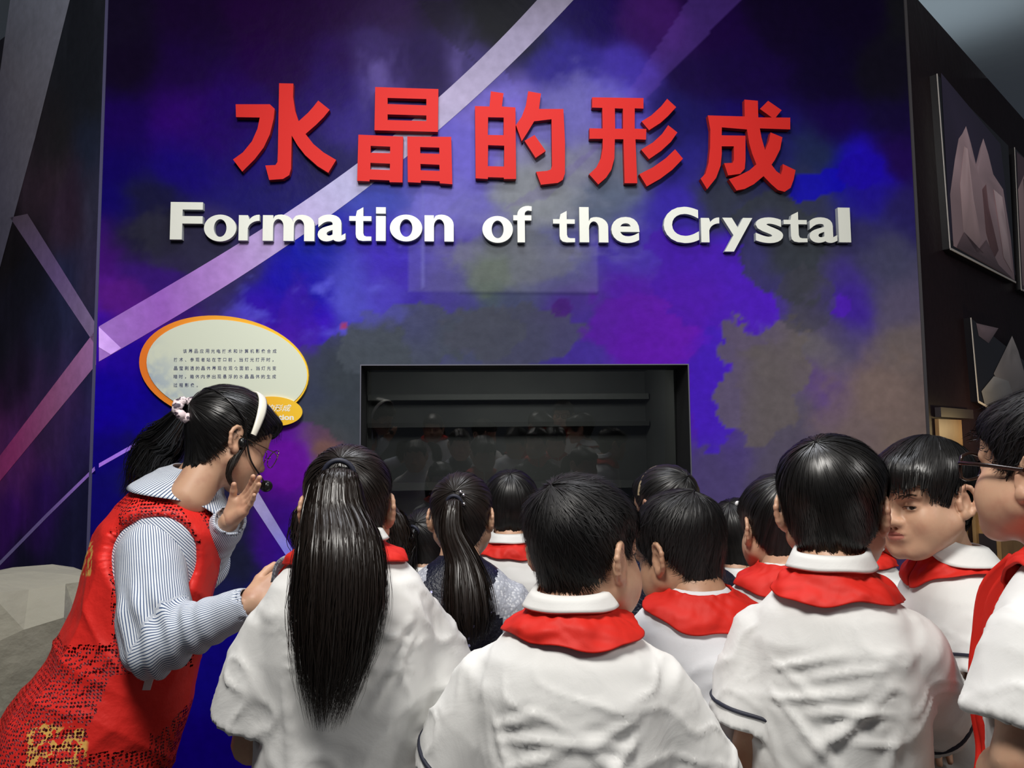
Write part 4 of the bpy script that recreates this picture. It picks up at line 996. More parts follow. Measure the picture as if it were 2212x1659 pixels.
def sequin_extra(nt, b):
    tc = nt.nodes.new('ShaderNodeTexCoord'); v = nt.nodes.new('ShaderNodeTexVoronoi'); v.inputs['Scale'].default_value = 90; nt.links.new(tc.outputs['Object'], v.inputs[0])
    r = nt.nodes.new('ShaderNodeMath'); r.operation = 'GREATER_THAN'; r.inputs[1].default_value = .90
    sp = nt.nodes.new('ShaderNodeSeparateColor'); nt.links.new(v.outputs['Color'], sp.inputs[0]); nt.links.new(sp.outputs[0], r.inputs[0])
    d = nt.nodes.new('ShaderNodeMath'); d.operation = 'LESS_THAN'; d.inputs[1].default_value = .3; nt.links.new(v.outputs['Distance'], d.inputs[0])
    m = nt.nodes.new('ShaderNodeMath'); m.operation = 'MULTIPLY'; nt.links.new(r.outputs[0], m.inputs[0]); nt.links.new(d.outputs[0], m.inputs[1])
    mx = nt.nodes.new('ShaderNodeMix'); mx.data_type = 'RGBA'; mx.inputs[6].default_value = b.inputs['Base Color'].default_value; mx.inputs[7].default_value = (.4, .4, .7, 1)
    nt.links.new(m.outputs[0], mx.inputs[0]); nt.links.new(mx.outputs[2], b.inputs['Base Color']); nt.links.new(m.outputs[0], b.inputs['Metallic'])
M_seq = mat('navy_sequin_cloth', (.006, .008, .022), .35, bump=(160, .8, .004), extra=sequin_extra)
def lace_extra(nt, b):
    tc = nt.nodes.new('ShaderNodeTexCoord'); v = nt.nodes.new('ShaderNodeTexVoronoi'); v.inputs['Scale'].default_value = 130; nt.links.new(tc.outputs['Object'], v.inputs[0])
    mr = nt.nodes.new('ShaderNodeMapRange'); mr.inputs[1].default_value = .1; mr.inputs[2].default_value = .5; nt.links.new(v.outputs['Distance'], mr.inputs[0])
    mx = nt.nodes.new('ShaderNodeMix'); mx.data_type = 'RGBA'; mx.inputs[6].default_value = (.72, .74, .78, 1); mx.inputs[7].default_value = (.38, .40, .46, 1)
    nt.links.new(mr.outputs[0], mx.inputs[0]); nt.links.new(mx.outputs[2], b.inputs['Base Color'])
    bp = nt.nodes.new('ShaderNodeBump'); bp.inputs['Strength'].default_value = .5; bp.inputs['Distance'].default_value = .0025; nt.links.new(v.outputs['Distance'], bp.inputs['Height']); nt.links.new(bp.outputs[0], b.inputs['Normal'])
M_lace = mat('white_lace', (.7, .72, .75), .6, extra=lace_extra)

def rotm(yaw=0, pitch=0, roll=0):
    """yaw: clockwise from above (to the right), pitch: up, roll: head leans to its right; columns right, forward, up"""
    y, p, r = math.radians(yaw), math.radians(pitch), math.radians(roll)
    f = np.array([math.sin(y)*math.cos(p), math.cos(y)*math.cos(p), math.sin(p)]); rt = np.array([math.cos(y), -math.sin(y), 0]); u = np.cross(rt, f)
    rt2 = rt*math.cos(r)-u*math.sin(r); u2 = u*math.cos(r)+rt*math.sin(r)
    return np.stack([rt2, f, u2], 1)
def arr(v): return np.array(v[:], float)
def mk(name, parts, mats, parent, root, smooth=True):
    V, Q, mi = merge(parts)
    V = V-root
    tri = (Q[:, 2] == Q[:, 3]) | (Q[:, 0] == Q[:, 3])
    if tri.any():
        me = bpy.data.meshes.new(name); Fl = [tuple(dict.fromkeys(f)) for f in Q.tolist()]
        me.from_pydata(V.tolist(), [], Fl)
        for m in mats: me.materials.append(m)
        me.polygons.foreach_set('material_index', mi.astype(np.int32)); me.polygons.foreach_set('use_smooth', np.full(len(me.polygons), smooth)); me.update()
    else: me = new_mesh(name, V, Q, mats, smooth=smooth, mi=mi)
    return obj(name, me, parent)
def folds(V, N, seed, amp=1.0, arm=None, A=None, o=None):
    """cloth folds as real displacement along the normals"""
    q = V @ np.array([[.8, .2, .55], [-.3, .95, .1], [-.5, -.2, .8]])
    w = fbm(V*5+seed, 3, seed)*.35
    r1 = 1-np.abs(vnoise(np.stack([q[:, 0]*6+w*5, q[:, 1]*4, q[:, 2]*1.8+w*3], 1)+seed, seed+5)); r1 = np.clip(r1, 0, 1)**8
    r2 = 1-np.abs(vnoise(np.stack([q[:, 2]*9-w*7, q[:, 1]*6, q[:, 0]*2.2+w*5], 1)+seed*2, seed+8)); r2 = np.clip(r2, 0, 1)**9
    fine = (1-np.abs(vnoise(np.stack([q[:, 0]*30+w*20, q[:, 1]*22, q[:, 2]*10], 1), seed+12)))**6
    d = (.0050*r1+.0040*r2+.0012*fine+.004*fbm(V*4+seed, 2, seed+3))*amp
    if arm is not None:
        # long creases running from the armholes across the back and chest
        L = (V-o)@A; rg = np.random.default_rng(seed+99); t = np.linspace(0, 1, 22)
        for c, sg in arm:
            for k in range(6):
                ang = rg.uniform(-.45, 1.45); ln = rg.uniform(.10, .20); cv = rg.uniform(-.35, .5); x0 = c[0]-sg*.01; z0 = c[2]+.035-.022*k
                cx = x0-sg*ln*t*math.cos(ang); cz = z0-ln*t*math.sin(ang)-cv*ln*t*t*.6
                D = np.sqrt((L[:, 0][:, None]-cx)**2+(L[:, 2][:, None]-cz)**2); j = D.argmin(1); dm = D[np.arange(len(V)), j]; wd = .0048+.005*t[j]
                side = 1 if k % 2 else -1
                face = np.clip(-(L[:, 1])*12*(1 if k < 5 else -1)+.3, 0, 1)
                d = d+amp*rg.uniform(.003, .0065)*(np.exp(-(dm/wd)**2)-.3*np.exp(-((dm-2*wd)/wd)**2))*np.sin(np.clip(t[j]*1.15, 0, 1)*math.pi)**.6*face*(1 if side > 0 else .8)
    if o is not None:
        rn = np.linalg.norm(V-o, axis=1); d = d*(.12+.88*np.clip((rn-.11)/.07, 0, 1))
    return V+N*d[:, None]
def strip(name, C, wid, nrm, m, parent, root, th=.003, k=9, m_=30, wavy=.006, seed=1, fold=2.0):
    """band of cloth along centre line C"""
    cl = spline(C, m_); T = unit_rows(np.gradient(cl, axis=0)); n0 = unit(nrm); Sd = unit_rows(np.cross(T, n0)); Nn = np.cross(Sd, T)
    w = np.interp(np.linspace(0, 1, m_), np.linspace(0, 1, len(wid)), wid); u = np.linspace(-1, 1, k)
    t = np.linspace(0, 3, m_)[:, None]
    z = wavy*(np.sin(u[None, :]*fold*3+t*1.3+seed)+.5*vnoise(np.stack([u[None, :]*2+0*t, t*1.5+0*u[None, :], 0*t+0*u[None, :]], -1), seed))
    V = cl[:, None]+Sd[:, None]*(u[None, :]*w[:, None]*.5)[..., None]+Nn[:, None]*z[..., None]; V2 = V-Nn[:, None]*th
    i = np.arange(m_-1)[:, None]*k+np.arange(k-1)[None, :]; N = m_*k
    top = np.stack([i, i+1, i+k+1, i+k], -1).reshape(-1, 4); bot = top[:, ::-1]+N
    a = np.arange(m_-1)*k; s1 = np.stack([a, a+k, a+k+N, a+N], 1); a = a+k-1; s2 = np.stack([a, a+N, a+k+N, a+k], 1)
    b = np.arange(k-1); s3 = np.stack([b, b+N, b+1+N, b+1], 1); b = b+(m_-1)*k; s4 = np.stack([b, b+1, b+1+N, b+N], 1)
    return mk(name, [(np.concatenate([V.reshape(-1, 3), V2.reshape(-1, 3)]), np.concatenate([top, bot, s1, s2, s3, s4]), 0)], (m,), parent, root)
def ball(c, r, n=12):
    th = np.linspace(.001, math.pi-.001, n)[:, None]; ph = (np.arange(2*n)*math.pi/n)[None, :]; r = np.broadcast_to(np.array(r, float), (3,))
    V = np.stack([np.sin(th)*np.cos(ph)*r[0], np.sin(th)*np.sin(ph)*r[1], np.cos(th)*r[2]+0*ph], -1).reshape(-1, 3)+np.array(c)
    i = np.arange(n-1)[:, None]*2*n+np.arange(2*n)[None, :]; j = np.arange(n-1)[:, None]*2*n+(np.arange(2*n)[None, :]+1) % (2*n)
    return V, np.stack([i, i+2*n, j+2*n, j], -1).reshape(-1, 4)
SEC = [(.014,0,.0,.050,.050),(0,0,-.001,.064,.060),(-.016,0,-.004,.090,.070),(-.034,0,-.006,.114,.080),(-.058,0,-.008,.138,.091),(-.10,0,-.010,.160,.104),(-.18,0,-.008,.166,.113),(-.28,0,-.002,.163,.117),(-.40,0,.004,.170,.120),(-.50,0,.004,.180,.128)]

def person(label, px, py, dep, s=1.0, yaw=0, pitch=-6, roll=0, byaw=None, lean=.0, side=0.0, hair='boy', hseed=1, wide=1.0, deep=1.0, arms=None, skin=None,
           detail=0, top=.018, hside=.008, nrib=700, wild=0.0, tails=(), pole=None, scarf=True, collar=True, scarf_w=1.0, piping=True, cloth=None, sleeve=None, browned=False,
           vox=.0062, fat=0.0, drop=0.0, sleeve_f=.78, folds_amp=1.0, neck_f=0.0, group='children crowding in front of the showcase window', lift_=.0045, fr_drop=0.0, cfall=60, scback=92, asym=.0, ribw=.0012, hlen=(14, 30), neck_len=1.0, shd=0.0, frontl=.07):
    global _last
    skin = skin or M_skin; byaw = yaw*.5 if byaw is None else byaw
    H = arr(P(px, py, dep)); az = math.degrees(math.atan2(H[0], H[1])); yaw += az; byaw += az; Rh = rotm(yaw, pitch, roll); Bm = rotm(byaw)
    N = H+s*(Rh@np.array([0, -.022, -.050]))+s*neck_len*(Bm@np.array([side*.2, -.022-lean*.10+neck_f, -.048-drop]))
    Pv = N+s*(Bm@np.array([side, -lean, -.46]))
    w = unit(N-Pv); u = unit(Bm[:, 0]-w*np.dot(Bm[:, 0], w)); v = np.cross(w, u); A = np.stack([u, v, w], 1)
    root = np.array([Pv[0], Pv[1], 0.0])
    t = empty('person', root.tolist(), label, 'person', group)
    cloth = cloth or M_shirt; sleeve = sleeve or cloth
    # joints
    J = {}
    arms = arms or {}
    for sg, nm in ((-1, 'l'), (1, 'r')):
        S_ = N+s*(A@np.array([sg*.134*wide, -.006, -.100-shd])); a = arms.get(nm, {})
        E = arr(P(*a['e'])) if 'e' in a else S_+s*(A@np.array([sg*.075, -.02, -.215]))
        Wr = arr(P(*a['w'])) if 'w' in a else E+s*(A@np.array([-sg*.07, .15, -.02]))
        J[sg] = (S_, E, Wr, a)
    # ---- body: head, neck, arms and hands, one mesh
    hv, hq = head_mesh(.0020 if detail == 2 else (.0030 if dep < 1.7 else .0042), detail == 2, fat)
    parts = []
    mi_h = np.zeros(len(hq), int)
    if detail == 2:
        c = hv[hq].mean(1); mi_h[((c[:, 0]/.0195)**2+((c[:, 2]+.0525)/.0082)**2 < 1) & (c[:, 1] > .082)] = 1
    for k in range(2):
        sel = mi_h == k
        if k == 0: parts.append((hv@Rh.T*s+H, hq[sel], 0))
        elif sel.any(): parts.append((hv@Rh.T*s+H, hq[sel], 1))
    if detail == 2:
        for sx in (-1, 1):
            V, Q = ball((sx*.031, .0700, .0012), .0128); parts.append((V@Rh.T*s+H, Q, 2))
            V, Q = ball((sx*.031-.0035, .0775, .0010), (.0062, .0058, .0062)); parts.append((V@Rh.T*s+H, Q, 3))
    b = SDF(); top_n = H+s*(Rh@np.array([0, -.018, -.05]))
    b.cap(top_n, N+A@np.array([0, 0, -.03])*s, .046*s, .050*s, k=.02)
    b.loft(N, A, [(h*s, cu*s, cv*s, a_*s*wide*.80, b_*s*deep*.80) for h, cu, cv, a_, b_ in SEC], k=.03)
    for sg in (-1, 1):
        S_, E, Wr, a = J[sg]; m = S_*.45+E*.55
        b.cap(S_*.85+m*.15, m, .033*s, .036*s, k=.01); b.cap(m, E, .037*s, .032*s, k=.02); mm = E*.6+Wr*.4
        b.cap(E, mm, .033*s, .032*s, k=.02); b.cap(mm, Wr, .032*s, .021*s, k=.02)
    parts.append((*b.mesh(.012 if dep > 1.5 else .010), 0))
    for sg in (-1, 1):
        S_, E, Wr, a = J[sg]; hs = SDF(); d = unit(Wr-E); pal = a.get('palm', -A[:, 2] if abs(d[2]) < .8 else A[:, 1]*1.0)
        hand(hs, Wr, a.get('d', d), pal, sg*a.get('side', 1), curl=a.get('curl', .45), size=.86*s); parts.append((*hs.mesh(.0055 if dep < 1.7 else .008), 0))
    # legs are covered by the trousers but feet meet the floor
    mk('body', parts, (skin, M_lip, M_eyew, M_iris), t, root)
    # ---- shirt
    sh = SDF(); sh.loft(N, A, [(h*s, cu*s, cv*s, a_*s*wide, b_*s*deep) for h, cu, cv, a_, b_ in SEC], k=.02)
    slv = []
    for sg in (-1, 1):
        S_, E, Wr, a = J[sg]; f = a.get('sf', sleeve_f); end = S_+(E-S_)*f; L = np.linalg.norm(end-S_); ax = -unit(E-S_)
        uu = unit(A[:, 1]-ax*np.dot(A[:, 1], ax)); Fr = np.stack([np.cross(uu, ax), uu, ax], 1)
        sr = a.get('sr', 1.0)*s
        sec = [(.034*s, 0, 0, .026*s, .032*s), (.014*s, 0, 0, .047*s, .050*s), (-.02*s, 0, 0, .056*s, .060*s), (-L*.5, 0, 0, .060*sr, .066*sr), (-L*.8, 0, 0, .064*sr, .072*sr), (-L, 0, 0, .067*sr, .077*sr)]
        sh.loft(S_, Fr, sec, k=.016, n=2.0); slv.append((S_, Fr, sec, L))
    for S_, Fr, sec, L in slv:
        sh.loft(S_, Fr, [(-L*.72, 0, 0, sec[-2][3]-.024, sec[-2][4]-.024), (-L*.9, 0, 0, sec[-1][3]-.013, sec[-1][4]-.013), (-L-.02, 0, 0, sec[-1][3]-.011, sec[-1][4]-.011)], k=.003, n=2.0, op='s')
    V, Q = sh.mesh(vox); Nn = vnormals(V, Q)
    V = folds(V, Nn, hseed*3+1, folds_amp, [((-.125*wide*s, -.05*s, -.15*s), -1), ((.125*wide*s, -.05*s, -.15*s), 1)], A, N)
    mk('shirt' if cloth is not M_seq else 'dress', [(V, Q, 0)], (cloth,), t, root) if sleeve is cloth else shirt2(V, Q, slv, cloth, sleeve, t, root, N, A, s)
    if piping:
        for S_, Fr, sec, L in slv:
            a_ = np.arange(49)*2*math.pi/48; hh = -L+.030; ra = np.interp(hh, [q[0] for q in sec[::-1]], [q[3] for q in sec[::-1]]); rb = np.interp(hh, [q[0] for q in sec[::-1]], [q[4] for q in sec[::-1]])
            c = S_+(np.stack([np.cos(a_)*(ra+.0005), np.sin(a_)*(rb+.0005), np.full(49, hh)], 1))@Fr.T
            c = project_to(sh, c, S_+Fr[:, 2]*hh, .0040); V, Q = tube(c, .0036, 6, closed=False, up=tuple(Fr[:, 2])); mk('sleeve_piping', [(V, Q, 0)], (M_pipe,), t, root)
    # ---- collar and scarf on the shirt surface
    ds = SDF(); ds.p = list(sh.p[:1+2]); ds.cap(top_n, N, .0475*s, .052*s, k=.025)
    C = N+A@np.array([0, 0, -.055])*s; rd = math.radians
    if collar:
        # stand rises round the neck, fall turns down over the scarf; a gap at the front
        def fth(p): f = abs(math.sin((p-math.pi)/2)); return rd(30), (.036-.004*f)*s*cfall/60
        def foff(PH, TT): return (.0085+.0085*np.sin(np.clip(TT*1.6, 0, 1)*1.57)+.0015*np.sin(PH*5+hseed)*TT)*s
        V, Q = drape(ds, C, fth, foff, nphi=90, nt=9, phi=(rd(-160), rd(160)), thick=.004*s, B=A)
        mk('collar', [(V, Q, 0)], (M_shirt if cloth is M_seq else cloth,), t, root)
    if scarf:
        rg = np.random.default_rng(hseed+50); k1, k2 = rg.uniform(0, 6, 2)
        def fth(p):
            b_ = .5+.5*math.cos(p); sd = math.sin(p)**2
            return rd(42), s*(.020+(.036*b_*(scback-45)/45+.011*sd*(scarf_w+asym*math.sin(p))+.004*math.sin(3*p+k1)+.0025*math.sin(7*p+k2)+frontl*max(0, -math.cos(p))**3))
        def foff(PH, TT):
            n_ = vnoise(np.stack([np.cos(PH)*3, np.sin(PH)*3, TT*1.6+k1], -1), hseed+4)
            n2 = vnoise(np.stack([np.cos(PH)*7+TT*2.4, np.sin(PH)*7, TT*4], -1), hseed+6)
            return (.0035+.0040*TT+.0075*np.sin(TT*2.4)+.0055*n_*np.sin(TT*2.6)+.0028*n2+.003*np.sin(PH*2+TT*7+k2)*TT)*s
        V, Q = drape(ds, C, fth, foff, nphi=150, nt=22, phi=(rd(-178), rd(178)), thick=.004*s, B=A)
        mk('scarf', [(V, Q, 0)], (M_scarf,), t, root)
    # ---- hair
    pole = pole or (0.05, -.62, .80)
    hc = hair_cap(hair, pole, hseed, top, hside, wild=wild, taper=.055 if hair == 'boy' else .032, nphi=300 if detail or dep < 1.7 else 200, nth=96 if dep < 1.7 else 64, fr_drop=fr_drop)
    mats = (M_capb, M_hairb) if browned else ((M_hairm, M_hairm) if hair == 'boy' else (M_cap, M_hair))
    hp = [(hc['V']@Rh.T*s+H, hc['Q'], 0)]
    if nrib:
        sc_ = 1.0 if dep < 1.7 else .66
        V, Q = cap_strands(hc, nrib, hseed, w=ribw, lift=lift_, jit=.4 if hair == 'boy' else .12, length=(hlen[0]*sc_, hlen[1]*sc_), start=(1, 70)); hp.append((V@Rh.T*s+H, Q, 1))
    mk('hair', hp, mats, t, root)
    for tl in tails:
        Cw = np.array([H+s*(Rh@np.array(q[1:])) if q[0] == 'h' else arr(P(*q[1:])) for q in tl['c']])
        pr = tail(Cw, [r*s for r in tl['r']], tl.get('n', 500), hseed+9, flat=tl.get('flat', .6), w=tl.get('w', .0026), up=tl.get('up', None), wave=tl.get('wave', .004), endr=tl.get('endr', (.72, 1.0)), m=30)
        pr = [(V, Q, i) for i, (V, Q, _) in enumerate(pr)]
        po = mk(tl.get('name', 'ponytail'), pr, mats, t, root)
        if tl.get('tie', True):
            c0 = Cw[0]; d = unit(Cw[1]-Cw[0]); aa = unit(np.cross(d, (.1, .2, 1))); bb = np.cross(d, aa); a_ = np.arange(33)*2*math.pi/32; rr = tl['r'][0]*s*1.02
            ring = c0+d*.004+aa*(np.cos(a_)*rr)[:, None]+bb*(np.sin(a_)*rr)[:, None]; V, Q = tube(ring, .005*s, 8, closed=False, up=tuple(d)); mk('hair_tie', [(V, Q, 0)], (tl.get('tie_mat', M_pipe),), t, root)
    # ---- trousers and shoes, down to the floor
    tr = SDF(); hip = Pv-w*.02; ank = []
    for sg in (-1, 1):
        hp_ = Pv+A@np.array([sg*.075, 0, -.03])*s; an = np.array([*(Pv[:2]+(Bm@np.array([sg*.09, .0, 0]))[:2]), .09]); kn_ = hp_*.48+an*.52+Bm@np.array([0, .015, 0])
        tr.cap(hp_, kn_, .082*s, .060*s, k=.03); tr.cap(kn_, an, .060*s, .052*s, k=.02); ank.append(an)
    tr.loft(Pv, A, [(.06*s, 0, 0, .135*s*wide, .10*s), (-.09*s, 0, 0, .145*s*wide, .11*s)], k=.04)
    mk('trousers', [(*tr.mesh(.024), 0)], (M_trous,), t, root)
    for an in ank:
        sp = SDF(); f0 = Bm[:, 1]; sp.cap((an[0], an[1], .045), np.array([an[0], an[1], .04])+f0*.10, .040, .036, k=.02); sp.ell((an[0], an[1], .07), (.04, .04, .035), k=.02)
        def fl(x, y, z): return z-0*x-0*y
        V, Q = sp.mesh(.012); V[:, 2] = np.maximum(V[:, 2], .0); V[:, 2] -= V[:, 2].min(); mk('shoe', [(V, Q, 0)], (M_shoe,), t, root)
    return dict(t=t, H=H, Rh=Rh, N=N, A=A, s=s, root=root, J=J, shirt=sh, C=C, Bm=Bm)
def project_to(s, pts, c, off):
    D = pts-c; L = np.linalg.norm(D, axis=1); D = D/L[:, None]; r = radial(s, c, D, r0=.045, r1=.12, n=50); r = np.where(r > .115, L, r); return c+D*(r+off)[:, None]
def shirt2(V, Q, slv, cloth, sleeve, t, root, N, A, s):
    """dress with sleeves of another cloth"""
    c = V[Q].mean(1); m = np.zeros(len(Q), bool)
    for S_, Fr, sec, L in slv:
        q = (c-S_)@Fr; m |= (q[:, 2] < .022) & (np.abs(q[:, 0]) < .082) & (np.abs(q[:, 1]) < .09) & (q[:, 2] > -L-.03) & (np.linalg.norm(q[:, :2], axis=1) < .09)
    L_ = (c-N)@A/s; m |= (np.abs(L_[:, 0]+.012*np.sin(L_[:, 2]*60)) > .088) & (L_[:, 2] > -.15-.03*np.sin(L_[:, 0]*50))
    mk('dress', [(V, Q[~m], 0)], (cloth,), t, root); mk('lace_sleeves', [(V, Q[m], 0)], (sleeve,), t, root)

# ================================================================== THE CHILDREN, from the window towards the camera
person('boy at the window between two ponytailed girls, short black hair and crisp collar', 1104, 1104, 2.45, s=1.0, wide=.88, yaw=6, hair='mop', hseed=3, top=.019, hside=.012, nrib=500, detail=0, vox=.010, group=None, cfall=64)
g = person('small girl with low ponytail half hidden behind the girl in the sequin dress', 922, 1176, 2.7, s=1.03, wide=.85, yaw=12, hair='tied', hseed=4, pole=(-.15, -.88, .45), top=.012, hside=.008, nrib=250, vox=.011,
       tails=[dict(c=[('h', -.02, -.10, .05), ('h', -.035, -.125, .03), ('h', -.045, -.125, -.05), ('h', -.045, -.115, -.14), ('h', -.04, -.11, -.2)], r=[.016, .03, .036, .032, .012], n=260, w=.004)])
g = person('girl with loose side bunches hidden behind the long-ponytailed girl', 757, 1160, 2.15, s=.96, wide=.85, yaw=3, hair='tied', hseed=5, pole=(.0, -.4, .9), top=.012, hside=.008, nrib=150, vox=.011, browned=True, scarf=False,
       tails=[dict(name='side_bunch', c=[('p', 688, 1085, 2.1), ('p', 662, 1110, 2.05), ('p', 652, 1160, 2.05), ('p', 660, 1215, 2.05)], r=[.02, .032, .030, .010], n=260, w=.004, wave=.012, endr=(.6, 1), tie=False),
              dict(name='side_bunch', c=[('p', 828, 1095, 2.1), ('p', 853, 1125, 2.05), ('p', 866, 1180, 2.05), ('p', 868, 1240, 2.05)], r=[.02, .030, .034, .012], n=300, w=.004, wave=.012, endr=(.6, 1), tie=False)])
# girl with the headband
g = person('girl with a beige headband and high dark hair near the window corner', 1438, 1102, 2.1, s=.97, yaw=-38, pitch=-4, byaw=-15, hair='tied', hseed=6, pole=(.1, -.80, .60), top=.015, hside=.011, nrib=350, vox=.010, cloth=M_seq, piping=False, wide=.85)
def headband(g, m, x0=0.0, wband=.014, z_tilt=.2, out=.018, span=1.35, name='headband', yoff=.02):
    a = np.linspace(-span, span, 50); H, Rh, s = g['H'], g['Rh'], g['s']
    D = np.stack([np.sin(a), np.full(50, z_tilt), np.cos(a)], 1); D /= np.linalg.norm(D, axis=1)[:, None]
    r = radial(_skull, HC0, D); c = HC0+D*(r+out)[:, None]+np.array([0, yoff, 0])
    T = unit_rows(np.gradient(c, axis=0)); Nn = D; Sd = unit_rows(np.cross(T, Nn)); w = np.interp(np.abs(a), [0, 1, span], [1, .9, .55])[:, None]*wband*.5
    q = [c-Sd*w, c-Sd*w*.5+Nn*.002, c+Sd*w*.5+Nn*.002, c+Sd*w, c+Sd*w-Nn*.004, c-Sd*w-Nn*.004]; V = np.stack(q, 1).reshape(-1, 3); k = len(q)
    i = np.arange(49)[:, None]*k+np.arange(k)[None, :]; j = np.arange(49)[:, None]*k+(np.arange(k)[None, :]+1) % k
    Q = np.stack([i, j, j+k, i+k], -1).reshape(-1, 4)
    return mk(name, [(V@Rh.T*s+H, Q, 0)], (m,), g['t'], g['root'])
headband(g, mat('beige_band', (.30, .23, .14), .5), out=.013, wband=.013, yoff=.0)
# girl with pigtails and a white clip
g = person('girl with a small white hair clip squeezed between two boys', 1594, 1170, 2.38, s=1.06, wide=.80, yaw=8, hair='tied', hseed=7, pole=(-.1, -.6, .8), top=.014, hside=.008, nrib=250, vox=.011, scarf=False,
       tails=[dict(name='pigtail', c=[('h', -.035, -.10, .04), ('h', -.05, -.125, .01), ('h', -.055, -.12, -.07), ('h', -.05, -.11, -.16)], r=[.016, .028, .030, .010], n=220, w=.004)])
V, Q = ball(g['H']+g['s']*(g['Rh']@np.array([.012, -.075, .108])), .008*1.1); mk('hair_clip', [(V, Q, 0)], (mat('clip_white', (.8, .8, .8), .3),), g['t'], g['root'])
# girl in sequins with long ponytail
g = person('girl in a navy sequin dress with white lace sleeves and long ponytail', 997, 1124, 2.0, s=.98, yaw=8, byaw=5, hair='tied', hseed=8, pole=(-.05, -.90, .42), top=.014, hside=.012, nrib=500, browned=True, cloth=M_seq, sleeve=M_lace, piping=False, collar=False, scarf=False, vox=.008, detail=1, wide=.98,
       tails=[dict(c=[('h', -.004, -.108, .045), ('h', -.004, -.138, .035), ('h', -.004, -.150, -.03), ('p', 1000, 1215, 1.84), ('p', 1012, 1300, 1.80), ('p', 1018, 1400, 1.80)], r=[.017, .026, .034, .052, .060, .030], n=900, w=.0030, endr=(.7, 1.0), flat=.5)])
clipm = mat('silver_clip', (.8, .8, .85), .15, Metallic=1.0)
for dx, dz in ((.012, .070), (.020, .062), (.021, .040)):
    V, Q = ball(g['H']+g['s']*(g['Rh']@np.array([dx, -.112, dz])), .0045); mk('hair_clip', [(V, Q, 0)], (clipm,), g['t'], g['root'])
# boys of the second row
person('boy with a broad red scarf and left ear showing, between two heads at right', 1682, 1148, 1.78, s=1.0, wide=.92, yaw=-24, pitch=-8, byaw=-5, hair='mop', hseed=9, top=.019, hside=.010, nrib=600, detail=1, vox=.008, scback=104, scarf_w=1.8, drop=-.02, group=None, collar=False)
person('boy in profile whose cheek shows between the tall boy and the fringed boy', 1880, 1112, 2.1, s=1.06, wide=.85, yaw=72, pitch=-8, byaw=30, hair='mop', hseed=10, top=.012, hside=.006, nrib=0, detail=1, vox=.010, group=None)
person('boy with short hair looking down to the left, second row, head bowed', 1474, 1204, 1.57, s=1.02, yaw=-48, pitch=-20, byaw=-12, hair='boy', hseed=11, top=.020, hside=.008, nrib=1300, wild=.003, detail=1, vox=.0065, skin=M_skin_dark, scback=104, scarf_w=1.8, asym=.8, drop=-.025, lift_=.008, collar=False, lean=-.03, group=None, cloth=M_shirt2,
       arms={'r': dict(e=(1600, 1640, 1.5), w=(1560, 1700, 1.75))})

def glasses(g, m, rim=.0022, round_=.025, ty=.112, temple=.0022):
    parts = []; Rh, s, H = g['Rh'], g['s'], g['H']
    for sx in (-1, 1):
        a_ = np.arange(41)*2*math.pi/40; sq = 1/np.maximum(np.abs(np.cos(a_)), np.abs(np.sin(a_)))**.35
        c = np.stack([sx*.034+round_*np.cos(a_)*sq, ty-.004*np.abs(np.cos(a_)), .004+(round_-.005)*np.sin(a_)*sq], 1); parts.append((*tube(c@Rh.T*s+H, rim, 6, closed=False, up=tuple(Rh[:, 1])), 0))
        parts.append((*tube(np.array([(sx*.060, ty-.004, .010), (sx*.0755, ty-.018, .012), (sx*.080, .04, .013), (sx*.081, -.006, .012)])@Rh.T*s+H, temple, 6, closed=False, up=(0, 0, 1)), 0))
    parts.append((*tube(np.array([(-.010, ty, .010), (0, ty+.002, .012), (.010, ty, .010)])@Rh.T*s+H, rim, 6, closed=False, up=(0, 0, 1)), 0))
    return mk('glasses', parts, (m,), g['t'], g['root'])
# fringed boy turning back towards the camera
k = person('boy with a straight black fringe turning his face back towards the left', 2002, 1086, 1.60, s=1.05, yaw=-139, pitch=-5, roll=3, byaw=-115, hair='fringe', hseed=21, pole=(0, -.35, .93), top=.020, hside=.010, nrib=1500, detail=2, vox=.0068, lean=.0, drop=.02,
           lift_=.002, ribw=.0014, hlen=(20, 44), cfall=92, group=None, scarf=True, scarf_w=.9, scback=70, frontl=.05, skin=M_skin, fat=.000, fr_drop=.004,
           arms={'l': dict(e=(2165, 1470, 1.42), w=(2030, 1590, 1.45), sf=.9), 'r': dict(e=(1960, 1520, 1.75), w=(1990, 1560, 1.55))})
def local(g, x, y, z): return g['H']+g['s']*(g['Rh']@np.array([x, y, z]))
def bl(g, x, y, z): return g['N']+g['s']*(g['A']@np.array([x, y, z]))
# brows
rg = np.random.default_rng(3); parts = []
for sx in (-1, 1):
    n = 46; t0 = rg.uniform(0, .85, n); off = rg.normal(0, .0016, n); Pn = []
    for u in (0, .5, 1):
        tt = np.clip(t0+u*.16, 0, 1); x = sx*(.016+.033*tt); z = .0215+.004*np.sin(tt*2.4)+off*(1-tt*.6)
        D = np.stack([x, np.full(n, .085)-.012*tt, z], 1)-HC0; D /= np.linalg.norm(D, axis=1)[:, None]
        _hs = head_sdf(True, .0) if 'HSD' not in globals() else HSD; HSD = _hs
        r = radial(HSD, HC0, D, r0=.05, r1=.13, n=60); Pn.append(HC0+D*(r+.0006)[:, None])
    V, Q = ribbons(np.array(Pn), .0011, lambda P_: unit_rows(P_-HC0)); parts.append((V@k['Rh'].T*k['s']+k['H'], Q, 0))
mk('eyebrows', parts, (mat('brow_hair', (.035, .018, .010), .6),), k['t'], k['root'])
